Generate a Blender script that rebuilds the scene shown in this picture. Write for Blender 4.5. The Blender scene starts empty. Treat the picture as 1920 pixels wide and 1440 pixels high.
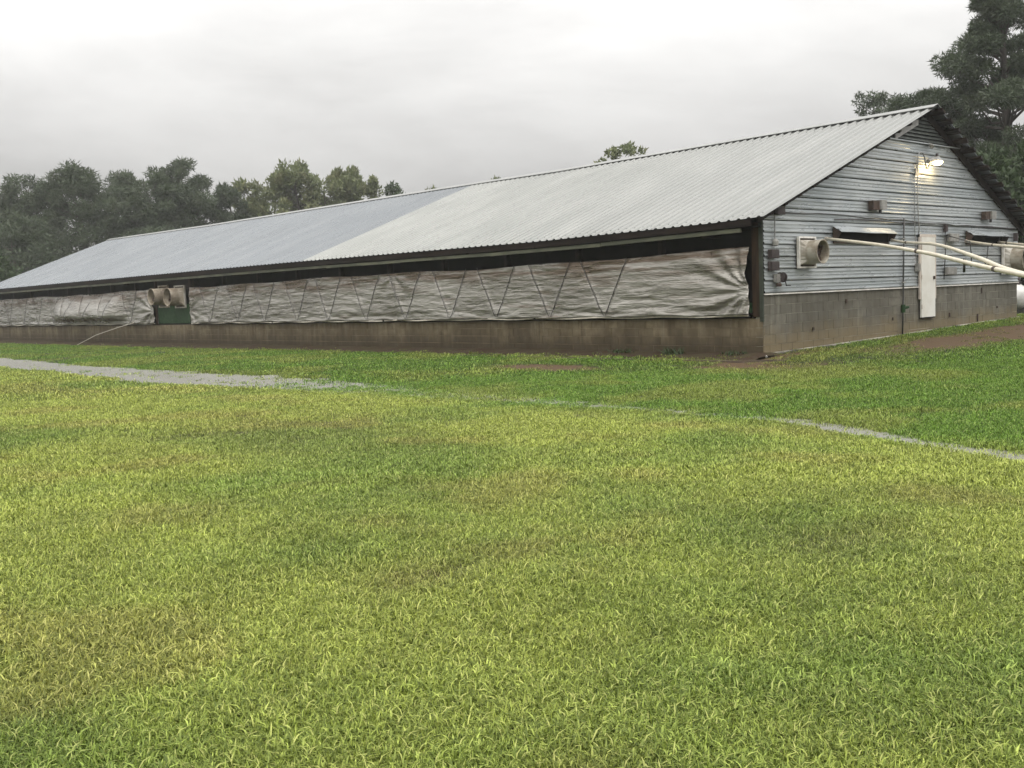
import bpy, math, random
import numpy as np
from mathutils import Matrix, Vector

# ------------------------------------------------------------------ camera, sky, sun, exposure
scene = bpy.context.scene
COL = scene.collection
cam_data = bpy.data.cameras.new('camera')
cam = bpy.data.objects.new('camera', cam_data)
COL.objects.link(cam)
cr = Vector((0.73207, -0.68020, -0.03746)); cu = Vector((0.08497, 0.03662, 0.99571)); cf = Vector((0.67591, 0.73211, -0.08460))
cam.matrix_world = Matrix(((cr.x, cu.x, -cf.x, -17.573), (cr.y, cu.y, -cf.y, -11.700), (cr.z, cu.z, -cf.z, 1.362), (0, 0, 0, 1)))
cam_data.sensor_width = 36.0
cam_data.lens = 36.0 * 1963.84 / 1920.0
cam_data.clip_start = 0.05
cam_data.clip_end = 3000.0
scene.camera = cam

SUN_ELEV, SUN_AZ = math.radians(58), math.radians(205)
world = bpy.data.worlds.new('World'); scene.world = world; world.use_nodes = True
wt = world.node_tree; wt.nodes.clear()
def wn(t, **k):
    n = wt.nodes.new(t)
    for a, b in k.items(): setattr(n, a, b)
    return n
def wmath(op, a, b=None, c=None):
    n = wn('ShaderNodeMath', operation=op)
    for i, v in enumerate((a, b, c)):
        if v is None: continue
        if isinstance(v, (int, float)): n.inputs[i].default_value = v
        else: wt.links.new(v, n.inputs[i])
    return n.outputs[0]
sky = wn('ShaderNodeTexSky', sky_type='NISHITA', sun_disc=False, sun_elevation=SUN_ELEV, sun_rotation=SUN_AZ, air_density=1.0, dust_density=4.0)
hs = wn('ShaderNodeHueSaturation'); hs.inputs['Saturation'].default_value = 0.06
wt.links.new(sky.outputs[0], hs.inputs['Color'])
tc = wn('ShaderNodeTexCoord'); sx = wn('ShaderNodeSeparateXYZ'); wt.links.new(tc.outputs['Generated'], sx.inputs[0])
zc = wmath('MAXIMUM', sx.outputs[2], 0.0)
den = wmath('ADD', zc, 0.16)
cx_ = wmath('DIVIDE', sx.outputs[0], den); cy_ = wmath('DIVIDE', sx.outputs[1], den)
cc = wn('ShaderNodeCombineXYZ'); wt.links.new(cx_, cc.inputs[0]); wt.links.new(cy_, cc.inputs[1])
n1 = wn('ShaderNodeTexNoise'); n1.inputs['Scale'].default_value = 0.75; n1.inputs['Detail'].default_value = 7; n1.inputs['Roughness'].default_value = 0.56; n1.inputs['Distortion'].default_value = 0.3
wt.links.new(cc.outputs[0], n1.inputs['Vector'])
# an overcast sky: brighter towards the zenith, darker cloud bases low down
lift = wn('ShaderNodeMapRange', interpolation_type='SMOOTHSTEP'); wt.links.new(zc, lift.inputs[0])
for i_, v_ in ((1, .10), (2, .27), (3, 0.), (4, .43)): lift.inputs[i_].default_value = v_
ovc = wmath('ADD', wmath('ADD', wmath('MULTIPLY', wmath('POWER', zc, 1.5), 1.9), 0.455), lift.outputs[0])
dip = wmath('MULTIPLY', wmath('SUBTRACT', n1.outputs['Fac'], 0.5), 1.15)
mod = wmath('ADD', 1.0, dip)
val = wmath('MULTIPLY', ovc, mod)
ov = wn('ShaderNodeMix', data_type='RGBA', blend_type='MIX'); ov.inputs[0].default_value = 0.85
gr = wn('ShaderNodeCombineXYZ')
wt.links.new(wmath('MULTIPLY', val, 8.65), gr.inputs[0]); wt.links.new(wmath('MULTIPLY', val, 8.55), gr.inputs[1]); wt.links.new(wmath('MULTIPLY', val, 8.4), gr.inputs[2])
wt.links.new(hs.outputs[0], ov.inputs[6]); wt.links.new(gr.outputs[0], ov.inputs[7])
bg = wn('ShaderNodeBackground'); bg.inputs['Strength'].default_value = 0.1
wt.links.new(ov.outputs[2], bg.inputs['Color'])
wo = wn('ShaderNodeOutputWorld'); wt.links.new(bg.outputs[0], wo.inputs[0])

sun_d = bpy.data.lights.new('sun', 'SUN'); sun_d.energy = 1.2; sun_d.angle = math.radians(60); sun_d.color = (1.0, 0.97, 0.93)
sun = bpy.data.objects.new('sun', sun_d); COL.objects.link(sun)
sdir = Vector((math.sin(SUN_AZ) * math.cos(SUN_ELEV), math.cos(SUN_AZ) * math.cos(SUN_ELEV), math.sin(SUN_ELEV)))
sun.rotation_euler = sdir.to_track_quat('Z', 'Y').to_euler()
sun.location = (0, 0, 60)

vs = scene.view_settings
scene.display_settings.display_device = 'sRGB'
vs.view_transform = 'Standard'; vs.look = 'None'; vs.gamma = 1.0; vs.use_curve_mapping = False
vs.exposure = 0.42
scene.render.engine = 'CYCLES'
cy = scene.cycles
cy.use_denoising = True
cy.max_bounces = 6; cy.diffuse_bounces = 3; cy.glossy_bounces = 3; cy.transmission_bounces = 3; cy.transparent_max_bounces = 4; cy.volume_bounces = 1

# ------------------------------------------------------------------ helpers
rng = np.random.default_rng(7)
random.seed(7)

def tag(o, label=None, cat=None, group=None, kind=None):
    if label: o['label'] = label
    if cat: o['category'] = cat
    if group: o['group'] = group
    if kind: o['kind'] = kind
    return o

def empty(name, loc=(0, 0, 0), label=None, cat=None, group=None):
    o = bpy.data.objects.new(name, None); COL.objects.link(o); o.location = loc
    o.empty_display_size = 0.2
    return tag(o, label, cat, group)

class MB:
    """collects shapes for ONE mesh object"""
    def __init__(self): self.v = []; self.f = []
    def add(self, vs, fs):
        b = len(self.v); self.v += [tuple(map(float, q)) for q in vs]; self.f += [tuple(i + b for i in q) for q in fs]; return self
    def box(self, x0, x1, y0, y1, z0, z1):
        return self.add([(x0,y0,z0),(x1,y0,z0),(x1,y1,z0),(x0,y1,z0),(x0,y0,z1),(x1,y0,z1),(x1,y1,z1),(x0,y1,z1)],
                        [(0,3,2,1),(4,5,6,7),(0,1,5,4),(1,2,6,5),(2,3,7,6),(3,0,4,7)])
    def hexa(self, a, b):
        """two quads a, b (4 points each) joined into a solid"""
        return self.add(list(a) + list(b), [(3,2,1,0),(4,5,6,7),(0,1,5,4),(1,2,6,5),(2,3,7,6),(3,0,4,7)])
    def tube(self, pts, r, n=8, caps=True):
        pts = [Vector(p) for p in pts]; rs = r if isinstance(r, (list, tuple)) else [r] * len(pts)
        rings = []; up = None
        for i, p in enumerate(pts):
            d = (pts[min(i+1, len(pts)-1)] - pts[max(i-1, 0)]).normalized()
            if up is None:
                up = Vector((0,0,1)) if abs(d.z) < .9 else Vector((1,0,0))
            s = d.cross(up).normalized(); up2 = s.cross(d).normalized(); up = up2
            rings.append([p + (s*math.cos(2*math.pi*k/n) + up2*math.sin(2*math.pi*k/n)) * rs[i] for k in range(n)])
        vs = [q for R in rings for q in R]; fs = []
        for i in range(len(pts)-1):
            for k in range(n):
                fs.append((i*n+k, i*n+(k+1)%n, (i+1)*n+(k+1)%n, (i+1)*n+k))
        if caps: fs.append(tuple(range(n-1,-1,-1))); fs.append(tuple((len(pts)-1)*n+k for k in range(n)))
        return self.add(vs, fs)
    def lathe(self, prof, origin, axis, n=24, closed=False):
        """profile [(along, radius)] turned round axis"""
        a = Vector(axis).normalized(); s = a.cross(Vector((0,0,1)) if abs(a.z) < .9 else Vector((1,0,0))).normalized(); t = a.cross(s)
        o = Vector(origin); vs = []; fs = []
        for h, r in prof:
            for k in range(n):
                an = 2*math.pi*k/n; vs.append(o + a*h + (s*math.cos(an)+t*math.sin(an))*r)
        m = len(prof)
        for i in range(m if closed else m-1):
            j = (i+1) % m
            for k in range(n): fs.append((i*n+k, j*n+k, j*n+(k+1)%n, i*n+(k+1)%n))
        return self.add(vs, fs)
    def build(self, name, mat, parent=None, smooth=False, loc=None):
        me = bpy.data.meshes.new(name); me.from_pydata(self.v, [], self.f); me.update()
        import bmesh
        bm = bmesh.new(); bm.from_mesh(me); bmesh.ops.recalc_face_normals(bm, faces=bm.faces); bm.to_mesh(me); bm.free()
        if mat: me.materials.append(mat)
        if smooth: me.polygons.foreach_set('use_smooth', [True]*len(me.polygons))
        o = bpy.data.objects.new(name, me); COL.objects.link(o)
        if parent: o.parent = parent
        if parent and parent.location.length > 0:
            o.matrix_parent_inverse = Matrix.Translation(-parent.location)
        if loc: o.location = loc
        return o

def np_mesh(name, verts, faces, mat, parent=None, smooth=False):
    """fast mesh from numpy arrays, faces all of one size"""
    verts = np.asarray(verts, np.float32); faces = np.asarray(faces, np.int32); k = faces.shape[1]
    me = bpy.data.meshes.new(name)
    me.vertices.add(len(verts)); me.vertices.foreach_set('co', verts.ravel())
    me.loops.add(faces.size); me.loops.foreach_set('vertex_index', faces.ravel())
    me.polygons.add(len(faces)); me.polygons.foreach_set('loop_start', np.arange(0, faces.size, k, dtype=np.int32))
    me.update(calc_edges=True); me.validate()
    if smooth: me.polygons.foreach_set('use_smooth', np.ones(len(faces), bool))
    if mat: me.materials.append(mat)
    o = bpy.data.objects.new(name, me); COL.objects.link(o)
    if parent:
        o.parent = parent
        if parent.location.length > 0: o.matrix_parent_inverse = Matrix.Translation(-parent.location)
    return o

def vnoise(x, y, scale, seed):
    """smooth value noise 0..1"""
    r = np.random.default_rng(seed); T = r.random((256, 256))
    X = np.asarray(x)/scale + 1000.3; Y = np.asarray(y)/scale + 1000.7
    i = np.floor(X).astype(int); j = np.floor(Y).astype(int); u = X-i; v = Y-j
    u = u*u*(3-2*u); v = v*v*(3-2*v)
    g = lambda a, b: T[a % 256, b % 256]
    return (g(i,j)*(1-u)+g(i+1,j)*u)*(1-v) + (g(i,j+1)*(1-u)+g(i+1,j+1)*u)*v
def fbm(x, y, scale, seed, oct=4):
    s = 0; a = 1; t = 0
    for k in range(oct):
        s = s + a*vnoise(x, y, scale/2**k, seed+k); t += a; a *= .5
    return s/t
def sstep(a, b, x):
    t = np.clip((np.asarray(x, float)-a)/(b-a), 0, 1); return t*t*(3-2*t)

# ------------------------------------------------------------------ materials
class M:
    def __init__(self, name, rough=.6, metal=0., spec=.5):
        self.m = bpy.data.materials.new(name); self.m.use_nodes = True; self.t = self.m.node_tree
        self.b = self.t.nodes['Principled BSDF']; self.b.inputs['Roughness'].default_value = rough
        self.b.inputs['Metallic'].default_value = metal; self.b.inputs['Specular IOR Level'].default_value = spec
        self.pos = None
    def n(self, t, **k):
        q = self.t.nodes.new(t)
        for a, b in k.items(): setattr(q, a, b)
        return q
    def link(self, a, b): self.t.links.new(a, b)
    def P(self):
        if self.pos is None: self.pos = self.n('ShaderNodeNewGeometry').outputs['Position']
        return self.pos
    def noise(self, scale, detail=4, stretch=(1,1,1), rough=.55, dist=0.):
        mp = self.n('ShaderNodeMapping'); mp.inputs['Scale'].default_value = stretch; self.link(self.P(), mp.inputs[0])
        q = self.n('ShaderNodeTexNoise'); q.inputs['Scale'].default_value = scale; q.inputs['Detail'].default_value = detail
        q.inputs['Roughness'].default_value = rough; q.inputs['Distortion'].default_value = dist
        self.link(mp.outputs[0], q.inputs['Vector']); return q.outputs['Fac']
    def math(self, op, a, b=None, clamp=False):
        q = self.n('ShaderNodeMath', operation=op, use_clamp=clamp)
        for i, v in enumerate((a, b)):
            if v is None: continue
            if isinstance(v, (int, float)): q.inputs[i].default_value = v
            else: self.link(v, q.inputs[i])
        return q.outputs[0]
    def ramp(self, fac, a, b, va=0., vb=1.):
        q = self.n('ShaderNodeMapRange', interpolation_type='SMOOTHSTEP'); self.link(fac, q.inputs[0])
        q.inputs[1].default_value = a; q.inputs[2].default_value = b; q.inputs[3].default_value = va; q.inputs[4].default_value = vb
        return q.outputs[0]
    def mix(self, fac, a, b, mode='MIX'):
        q = self.n('ShaderNodeMix', data_type='RGBA', blend_type=mode)
        for i, v in ((0, fac), (6, a), (7, b)):
            if isinstance(v, (int, float)): q.inputs[i].default_value = v
            elif isinstance(v, tuple): q.inputs[i].default_value = (*v, 1)
            else: self.link(v, q.inputs[i])
        return q.outputs[2]
    def axis(self, i):
        q = self.n('ShaderNodeSeparateXYZ'); self.link(self.P(), q.inputs[0]); return q.outputs[i]
    def rnd(self): return self.n('ShaderNodeObjectInfo').outputs['Random']
    def color(self, c):
        if isinstance(c, tuple): self.b.inputs['Base Color'].default_value = (*c, 1)
        else: self.link(c, self.b.inputs['Base Color'])
        return self
    def rough(self, s): self.link(s, self.b.inputs['Roughness']); return self
    def bump(self, h, strength=.3, dist=.01):
        q = self.n('ShaderNodeBump'); q.inputs['Strength'].default_value = strength; q.inputs['Distance'].default_value = dist
        self.link(h, q.inputs['Height']); self.link(q.outputs[0], self.b.inputs['Normal']); return self

def simple(name, c, c2, scale=8, rough=.6, metal=0., stretch=(1,1,1), bump=.15):
    m = M(name, rough, metal); f = m.noise(scale, 5, stretch)
    m.color(m.mix(m.ramp(f, .35, .68), c, c2)).bump(f, bump, .01); return m.m

# metal roofing: wet painted/galvanised sheet, faint streaks down the slope
def roof_mat(name, c1, c2):
    m = M(name, .30, .8)
    f = m.noise(1.2, 4, (.35, 1.0, .35)); g = m.noise(.35, 3); h = m.noise(7, 3, (.3, 1, .3))
    base = m.mix(m.ramp(f, .35, .7), c1, c2)
    base = m.mix(m.ramp(g, .45, .75, 0, .3), base, tuple(v*.82 for v in c1))
    r = m.rnd(); base = m.mix(m.math('MULTIPLY', r, .16), base, tuple(v*.7 for v in c1))
    m.color(base); m.rough(m.ramp(h, .3, .7, .25, .38)); return m.m
MAT_ROOF_NEW = roof_mat('roof_pale', (.235, .240, .226), (.275, .278, .262))
MAT_ROOF_OLD = roof_mat('roof_bluish', (.154, .165, .175), (.176, .186, .194))

m = M('siding_galvanised', .34, .5)
f = m.noise(1.1, 4, (.3, 1, 1.2)); g = m.noise(3.2, 4, (.35, 1, 2.2)); w = m.noise(.9, 4)
c = m.mix(m.ramp(f, .35, .65), (.335, .365, .375), (.45, .472, .475))
c = m.mix(m.ramp(g, .52, .72, 0, .5), c, (.17, .19, .20))
rustf = m.math('MULTIPLY', m.ramp(m.noise(5, 4, (.5, 1, 2)), .62, .74), m.ramp(w, .52, .66))
c = m.mix(m.math('MULTIPLY', rustf, .45), c, (.13, .08, .05))
m.color(c); m.rough(m.ramp(g, .3, .7, .24, .42)); m.bump(m.noise(1.6, 2, (.4, 1, 1)), .10, .03)
MAT_SIDING = m.m
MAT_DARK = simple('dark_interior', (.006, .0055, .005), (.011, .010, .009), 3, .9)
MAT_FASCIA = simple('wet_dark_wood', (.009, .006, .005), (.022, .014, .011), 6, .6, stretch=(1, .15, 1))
MAT_BROWN = simple('brown_post_wood', (.018, .011, .007), (.040, .023, .013), 9, .6, stretch=(1, 1, .15))
MAT_GREEN = simple('green_paint', (.013, .036, .014), (.026, .060, .022), 8, .5)
MAT_TRIM_GREEN = simple('weathered_green_trim', (.012, .017, .010), (.024, .034, .019), 6, .6)
MAT_BEAM = simple('weathered_green_beam', (.06, .065, .04), (.125, .125, .08), 5, .6, stretch=(1, .3, 1))
MAT_GREYBOARD = simple('grey_board', (.30, .29, .29), (.40, .39, .39), 6, .55)
MAT_LOUVER = simple('louver_dark', (.05, .058, .052), (.10, .11, .10), 6, .5, .3)
MAT_FAN = simple('fan_dirty_white', (.46, .44, .39), (.28, .25, .20), 4.5, .5)
MAT_FANDUCT = simple('fan_duct_beige', (.36, .335, .275), (.20, .165, .12), 5, .45)
MAT_FAN_SHADE_MUD = simple('fan_shaded_muddy', (.34, .295, .23), (.18, .14, .10), 4, .55)  # muddy tan, darkened to carry the shade on the long-side fans
MAT_FRAME = simple('fan_frame_white', (.68, .66, .62), (.5, .47, .42), 8, .45)
MAT_RUSTDARK = simple('rust_dark', (.028, .016, .011), (.058, .032, .02), 12, .7)
MAT_DOOR = simple('door_white', (.66, .65, .60), (.58, .56, .50), 2.5, .4, bump=.05)
MAT_TRIM = simple('door_trim', (.50, .44, .38), (.36, .31, .27), 6, .5)
MAT_PVC = simple('pvc_cream', (.60, .55, .43), (.50, .45, .34), 5, .35, bump=.03)
MAT_CABLE = simple('dark_cable', (.02, .02, .02), (.04, .037, .034), 20, .45)
MAT_CONDUIT = simple('grey_conduit', (.20, .20, .20), (.30, .30, .29), 20, .4, .4)
MAT_BOX = simple('grey_box', (.17, .165, .15), (.28, .27, .25), 12, .5)
MAT_MAROON = simple('dark_maroon_box', (.028, .020, .020), (.05, .034, .033), 10, .6)
MAT_LIGHTGREY = simple('light_grey_cap', (.35, .35, .34), (.25, .25, .24), 10, .45)
MAT_ROPE = simple('white_rod', (.62, .58, .5), (.5, .45, .38), 9, .4)
MAT_TANK = simple('tank_white', (.62, .61, .58), (.45, .44, .41), 3, .4)
MAT_EDGING = simple('wet_timber_edging', (.07, .05, .035), (.13, .095, .065), 6, .6, stretch=(1, .2, 1))

for m_ in (MAT_DARK, MAT_FASCIA, MAT_BROWN, MAT_GREEN): m_.node_tree.nodes['Principled BSDF'].inputs['Specular IOR Level'].default_value = .12

# concrete block: grey on the gable with mud splash low down; brown and streaked along the side
def block_mat(name, grey, warm, mud, z0, z1, streak, pale):
    m = M(name, .75, 0, .22)
    f = m.noise(5, 5); st = m.noise(2.6, 5, (2.4, 2.4, .22), .62); big = m.noise(.7, 4, (1, 1, .6), .6)
    c = m.mix(m.ramp(f, .35, .65), grey, warm)
    c = m.mix(m.math('MULTIPLY', m.rnd(), .6), c, tuple(v*.66 for v in grey))
    z = m.axis(2); zz = m.math('ADD', z, m.math('MULTIPLY', m.math('SUBTRACT', m.noise(1.3, 5, (1.6, 1.6, .5), .65), .5), 0.75))
    c = m.mix(m.ramp(st, .54, .70, 0, .8), c, pale)
    c = m.mix(m.ramp(st, .46, .30, 0, .85), c, streak)
    c = m.mix(m.ramp(big, .46, .60, 0, .6), c, streak)
    c = m.mix(m.ramp(zz, z0, z1, .85, 0.), c, mud)
    fine = m.noise(60, 3)
    m.color(m.mix(m.ramp(fine, .3, .7, 0, .3), c, tuple(v*.55 for v in grey))).bump(m.noise(45, 4), .35, .008)
    m.rough(m.ramp(st, .4, .7, .8, .6)); return m.m
MAT_BLOCK_G = block_mat('block_grey', (.128, .120, .096), (.175, .163, .132), (.18, .138, .076), .12, .72, (.080, .073, .056), (.20, .19, .16))
MAT_BLOCK_L = block_mat('block_brown', (.160, .126, .076), (.25, .20, .128), (.034, .024, .012), .10, .62, (.065, .047, .027), (.25, .205, .14))
MAT_MORTAR_G = simple('mortar_grey', (.36, .335, .28), (.07, .064, .05), 1.6, .85)
MAT_MORTAR_L = simple('mortar_brown', (.27, .215, .14), (.05, .036, .02), 1.6, .85)

m = M('curtain_tarp', .34, .6)
z = m.axis(2); f = m.noise(1.3, 5, (1, .35, 2.2)); g = m.noise(2.6, 5, (1, .22, 3.0), .6)
zz = m.math('ADD', z, m.math('MULTIPLY', m.math('SUBTRACT', m.noise(.8, 4), .5), .5))
stain = m.math('MAXIMUM', m.math('MULTIPLY', m.ramp(zz, 1.5, 1.92), m.ramp(g, .36, .58)), m.ramp(g, .55, .70, 0, .7))
c = m.mix(m.ramp(f, .3, .7), (.23, .216, .190), (.385, .367, .333))
c = m.mix(stain, c, (.135, .100, .072))
m.color(c); m.rough(m.ramp(f, .3, .7, .22, .36)); m.bump(m.math('ADD', m.noise(4, 4, (1, .3, 1.6), .6), m.math('MULTIPLY', m.noise(11, 4, (1, .16, 1.8), .6), .5)), .95, .05)
MAT_CURTAIN = m.m

m = M('bulb_glow', .4); m.b.inputs['Base Color'].default_value = (1, .9, .7, 1)
m.b.inputs['Emission Color'].default_value = (1.0, .80, .48, 1); m.b.inputs['Emission Strength'].default_value = 14.0
MAT_BULB = m.m

def foliage_mat(name, c1, c2, c3=None):
    m = M(name, .55, 0, .3); at = m.n('ShaderNodeAttribute', attribute_name='shade'); f = m.noise(.8, 3)
    c = m.mix(at.outputs['Fac'], c1, c2)
    if c3: c = m.mix(m.ramp(f, .48, .7, 0, .6), c, c3)
    m.color(c)
    tr = m.n('ShaderNodeBsdfTranslucent'); m.link(c, tr.inputs[0])
    mx = m.n('ShaderNodeMixShader'); mx.inputs[0].default_value = .22
    out = m.t.nodes['Material Output']; m.link(m.b.outputs[0], mx.inputs[1]); m.link(tr.outputs[0], mx.inputs[2]); m.link(mx.outputs[0], out.inputs[0])
    return m.m
MAT_PINE = foliage_mat('pine_needles', (.038, .054, .029), (.078, .102, .054), (.066, .074, .044))
MAT_DECID = foliage_mat('leaves_pale', (.10, .125, .055), (.18, .20, .09), (.19, .175, .085))
MAT_SHRUB = foliage_mat('leaves_dark', (.022, .040, .013), (.042, .068, .020))
MAT_BARK = simple('bark', (.05, .04, .032), (.085, .07, .058), 4, .85, stretch=(1, 1, .3))

# ------------------------------------------------------------------ ground
CH_Y = np.array([-30, -14, -8.2, -6.9, -5.4, -4.2, -2.5, 0, 3, 6, 8, 15, 24, 35, 60, 400])
CH_X = np.array([-14, -10.6, -8.56, -8.13, -7.50, -7.3, -7.25, -7.2, -7.25, -7.35, -7.38, -7.35, -6.9, -6.1, -5, 5])
CH_W = np.array([.3, .3, .27, .26, .25, .22, .30, .50, .80, 1.10, 1.22, .95, .95, .85, .5, .5])
WATER_Z = -0.165
def channel(x, y):
    cxx = np.interp(y, CH_Y, CH_X) + (vnoise(y, y*0, 1.6, 31)-.5)*.16; w = np.interp(y, CH_Y, CH_W)
    w = w*(.75+.5*fbm(x, y, 1.1, 33, 3)) + (fbm(x*2.2, y*.8, .9, 35, 3)-.5)*np.interp(y, [-5, 2, 6], [.14, .24, .34])
    return np.abs(x-cxx), np.maximum(w, .02)
def ground_z(x, y):
    x = np.asarray(x, float); y = np.asarray(y, float)
    z = np.interp(x, [-400, -40, -14, -9.5, -8, -6, -3, -1.1, 0, 400], [-.4, -.2, -.10, -.12, -.13, -.13, -.11, -.07, 0, 0])
    z = z + .0178*np.clip(x, 0, 40)*sstep(14, 1, y) + (fbm(x, y, 6, 11, 3)-.5)*.05*sstep(.5, 3, np.abs(x))*sstep(60, 20, np.abs(x)) + (fbm(x, y, .8, 15, 2)-.5)*.02*sstep(-1.5, -3, x)
    d, w = channel(x, y)
    inside = np.clip(1-d/np.maximum(w, .05), 0, 1)
    bank = sstep(1.6, 0, d-w)
    z = z*(1-bank) + (WATER_Z+.004)*bank
    z = np.where(d < w, WATER_Z - .005 - .016*np.sqrt(inside)*np.interp(y, [-5.4, -4.8, 2, 7], [1, .3, .4, 1]), z)
    return z
def bare_mask(x, y):
    def ell(cx, cy, rx, ry): return np.exp(-(((x-cx)/rx)**2+((y-cy)/ry)**2))
    b = 1.25*ell(-2.9, 3.2, .55, 1.5) + .9*ell(-1.6, -.6, .9, 1.2) + 1.25*ell(4.5, -2.1, 4.2, .95) + 1.2*ell(9, -2.3, 4.5, 1.1) + .8*ell(.6, -.45, 1.5, .35)
    b = b + .55*ell(-14.3, -7.4, .35, .28) + .7*ell(-15.45, -9.55, .22, .16) + .5*ell(-12.2, -8.6, .5, .35) + .35*ell(-11.5, -1.5, 1.6, 2.2)
    b = b*(.45+1.1*fbm(x, y, .7, 51, 4))
    return np.clip(b, 0, 1)
def axis_pts(segs):
    out = []
    for a, b, s in segs: out.append(np.arange(a, b, s))
    return np.concatenate(out + [np.array([segs[-1][1]])])
gx = axis_pts([(-320, -60, 20), (-60, -22, 2), (-22, -10, .25), (-10, -4.5, .09), (-4.5, 16, .25), (16, 60, 2), (60, 320, 20)])
gy = axis_pts([(-320, -40, 20), (-40, -14, 1), (-14, 30, .2), (30, 60, .5), (60, 110, 5), (110, 320, 20)])
GX, GY = np.meshgrid(gx, gy, indexing='ij'); GZ = ground_z(GX, GY)
nx, ny = GX.shape; idx = np.arange(nx*ny).reshape(nx, ny)
quads = np.stack([idx[:-1,:-1], idx[1:,:-1], idx[1:,1:], idx[:-1,1:]], -1).reshape(-1, 4)
m = M('lawn_soil', .8, 0, .15)
at = m.n('ShaderNodeAttribute', attribute_name='bare'); lush = m.n('ShaderNodeAttribute', attribute_name='lush')
f = m.noise(14, 5); g = m.noise(1.1, 4)
gc = m.mix(lush.outputs['Fac'], (.034, .033, .012), (.018, .029, .008))
gc = m.mix(m.ramp(f, .35, .7), gc, (.022, .018, .009))
c = m.mix(m.ramp(m.math('ADD', at.outputs['Fac'], m.math('MULTIPLY', m.math('SUBTRACT', f, .5), .5)), .3, .65), gc, (.075, .048, .026))
m.color(c).bump(f, .6, .03)
ground = np_mesh('lawn', np.stack([GX, GY, GZ], -1).reshape(-1, 3), quads, m.m, smooth=True)
for nm, arr in (('bare', bare_mask(GX, GY)), ('lush', sstep(-8.6, -7.2, GX))):
    a = ground.data.attributes.new(nm, 'FLOAT', 'POINT'); a.data.foreach_set('value', arr.astype(np.float32).ravel())
tag(ground, 'mown lawn of green and yellowing grass around the barn', kind='structure')

# standing rainwater in the shallow swale
wy = axis_pts([(-14, 40, .25)]); WV = []; WF = []
for i, yy in enumerate(wy):
    c0 = np.interp(yy, CH_Y, CH_X); w0 = np.interp(yy, CH_Y, CH_W)*1.5+.3
    WV += [(c0-w0, yy, WATER_Z), (c0+w0, yy, WATER_Z)]
    if i: WF.append((2*i-2, 2*i-1, 2*i+1, 2*i))
m = M('rain_water', .22, 0, .5); m.color(m.mix(m.noise(2, 3), (.195, .19, .165), (.25, .245, .215)))
nb = m.noise(26, 3, (1, 1, 1)); m.bump(nb, .16, .01)
water = np_mesh('puddle', WV, WF, m.m)
tag(water, 'long strip of rainwater lying in the grass swale', kind='structure')

# wet soil strip under the eaves, with lumps
sxs = np.linspace(-1.28, -.004, 16); sys_ = np.arange(-.35, 48, .14)
SX, SY = np.meshgrid(sxs, sys_, indexing='ij')
edge = -1.02 - .22*fbm(SY, SY*0, 1.2, 61, 3) - .012*np.clip(SY, 0, 20) + .25
SXX = edge + (SX+1.28)/1.276*(-.004-edge)
SZ = ground_z(SXX, SY) + .012 + .055*fbm(SXX, SY, .35, 63, 4)*sstep(0, .25, SXX-edge) 
si = np.arange(SX.size).reshape(SX.shape); sq = np.stack([si[:-1,:-1], si[1:,:-1], si[1:,1:], si[:-1,1:]], -1).reshape(-1, 4)
m = M('wet_soil', .8, 0, .12); f = m.noise(18, 5); g = m.noise(2.2, 3)
m.color(m.mix(m.ramp(g, .4, .6), m.mix(f, (.020, .0125, .008), (.055, .035, .021)), m.mix(f, (.035, .027, .014), (.05, .041, .021)))).bump(f, .7, .03)
soil = np_mesh('soil_strip', np.stack([SXX, SY, SZ], -1).reshape(-1, 3), sq, m.m, smooth=True)
tag(soil, 'strip of wet brown soil along the foot of the barn wall', kind='structure')

# ------------------------------------------------------------------ the barn
LEN = 47.9; WID = 12.2; RIDGE_X = 6.8; EAVE_X = -.40; EAVE_XR = 12.62; OVER = -.30
def ridge_z(y): return float(np.interp(y, [-.4, 5, 12, 16, 36, 48.3], [5.39, 5.34, 5.26, 5.28, 5.28, 5.38]))
def eave_z(y): return float(np.interp(y, [-.4, .8, 2.5, 6, 16.5, 45, 49], [2.675, 2.63, 2.61, 2.575, 2.62, 2.63, 2.63]))
def roof_z(x, y=0.):
    if x <= RIDGE_X: return eave_z(y) + (ridge_z(y)-eave_z(y))*(x-EAVE_X)/(RIDGE_X-EAVE_X)
    return ridge_z(y) + (2.65-ridge_z(y))*(x-RIDGE_X)/(EAVE_XR-RIDGE_X)
barn = empty('livestock_barn', (0, 0, 0), 'long low livestock barn with ribbed metal roof, block base and tarp curtain side', 'barn')
def part(mb, name, mat, **k): return mb.build(name, mat, barn, **k)

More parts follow.
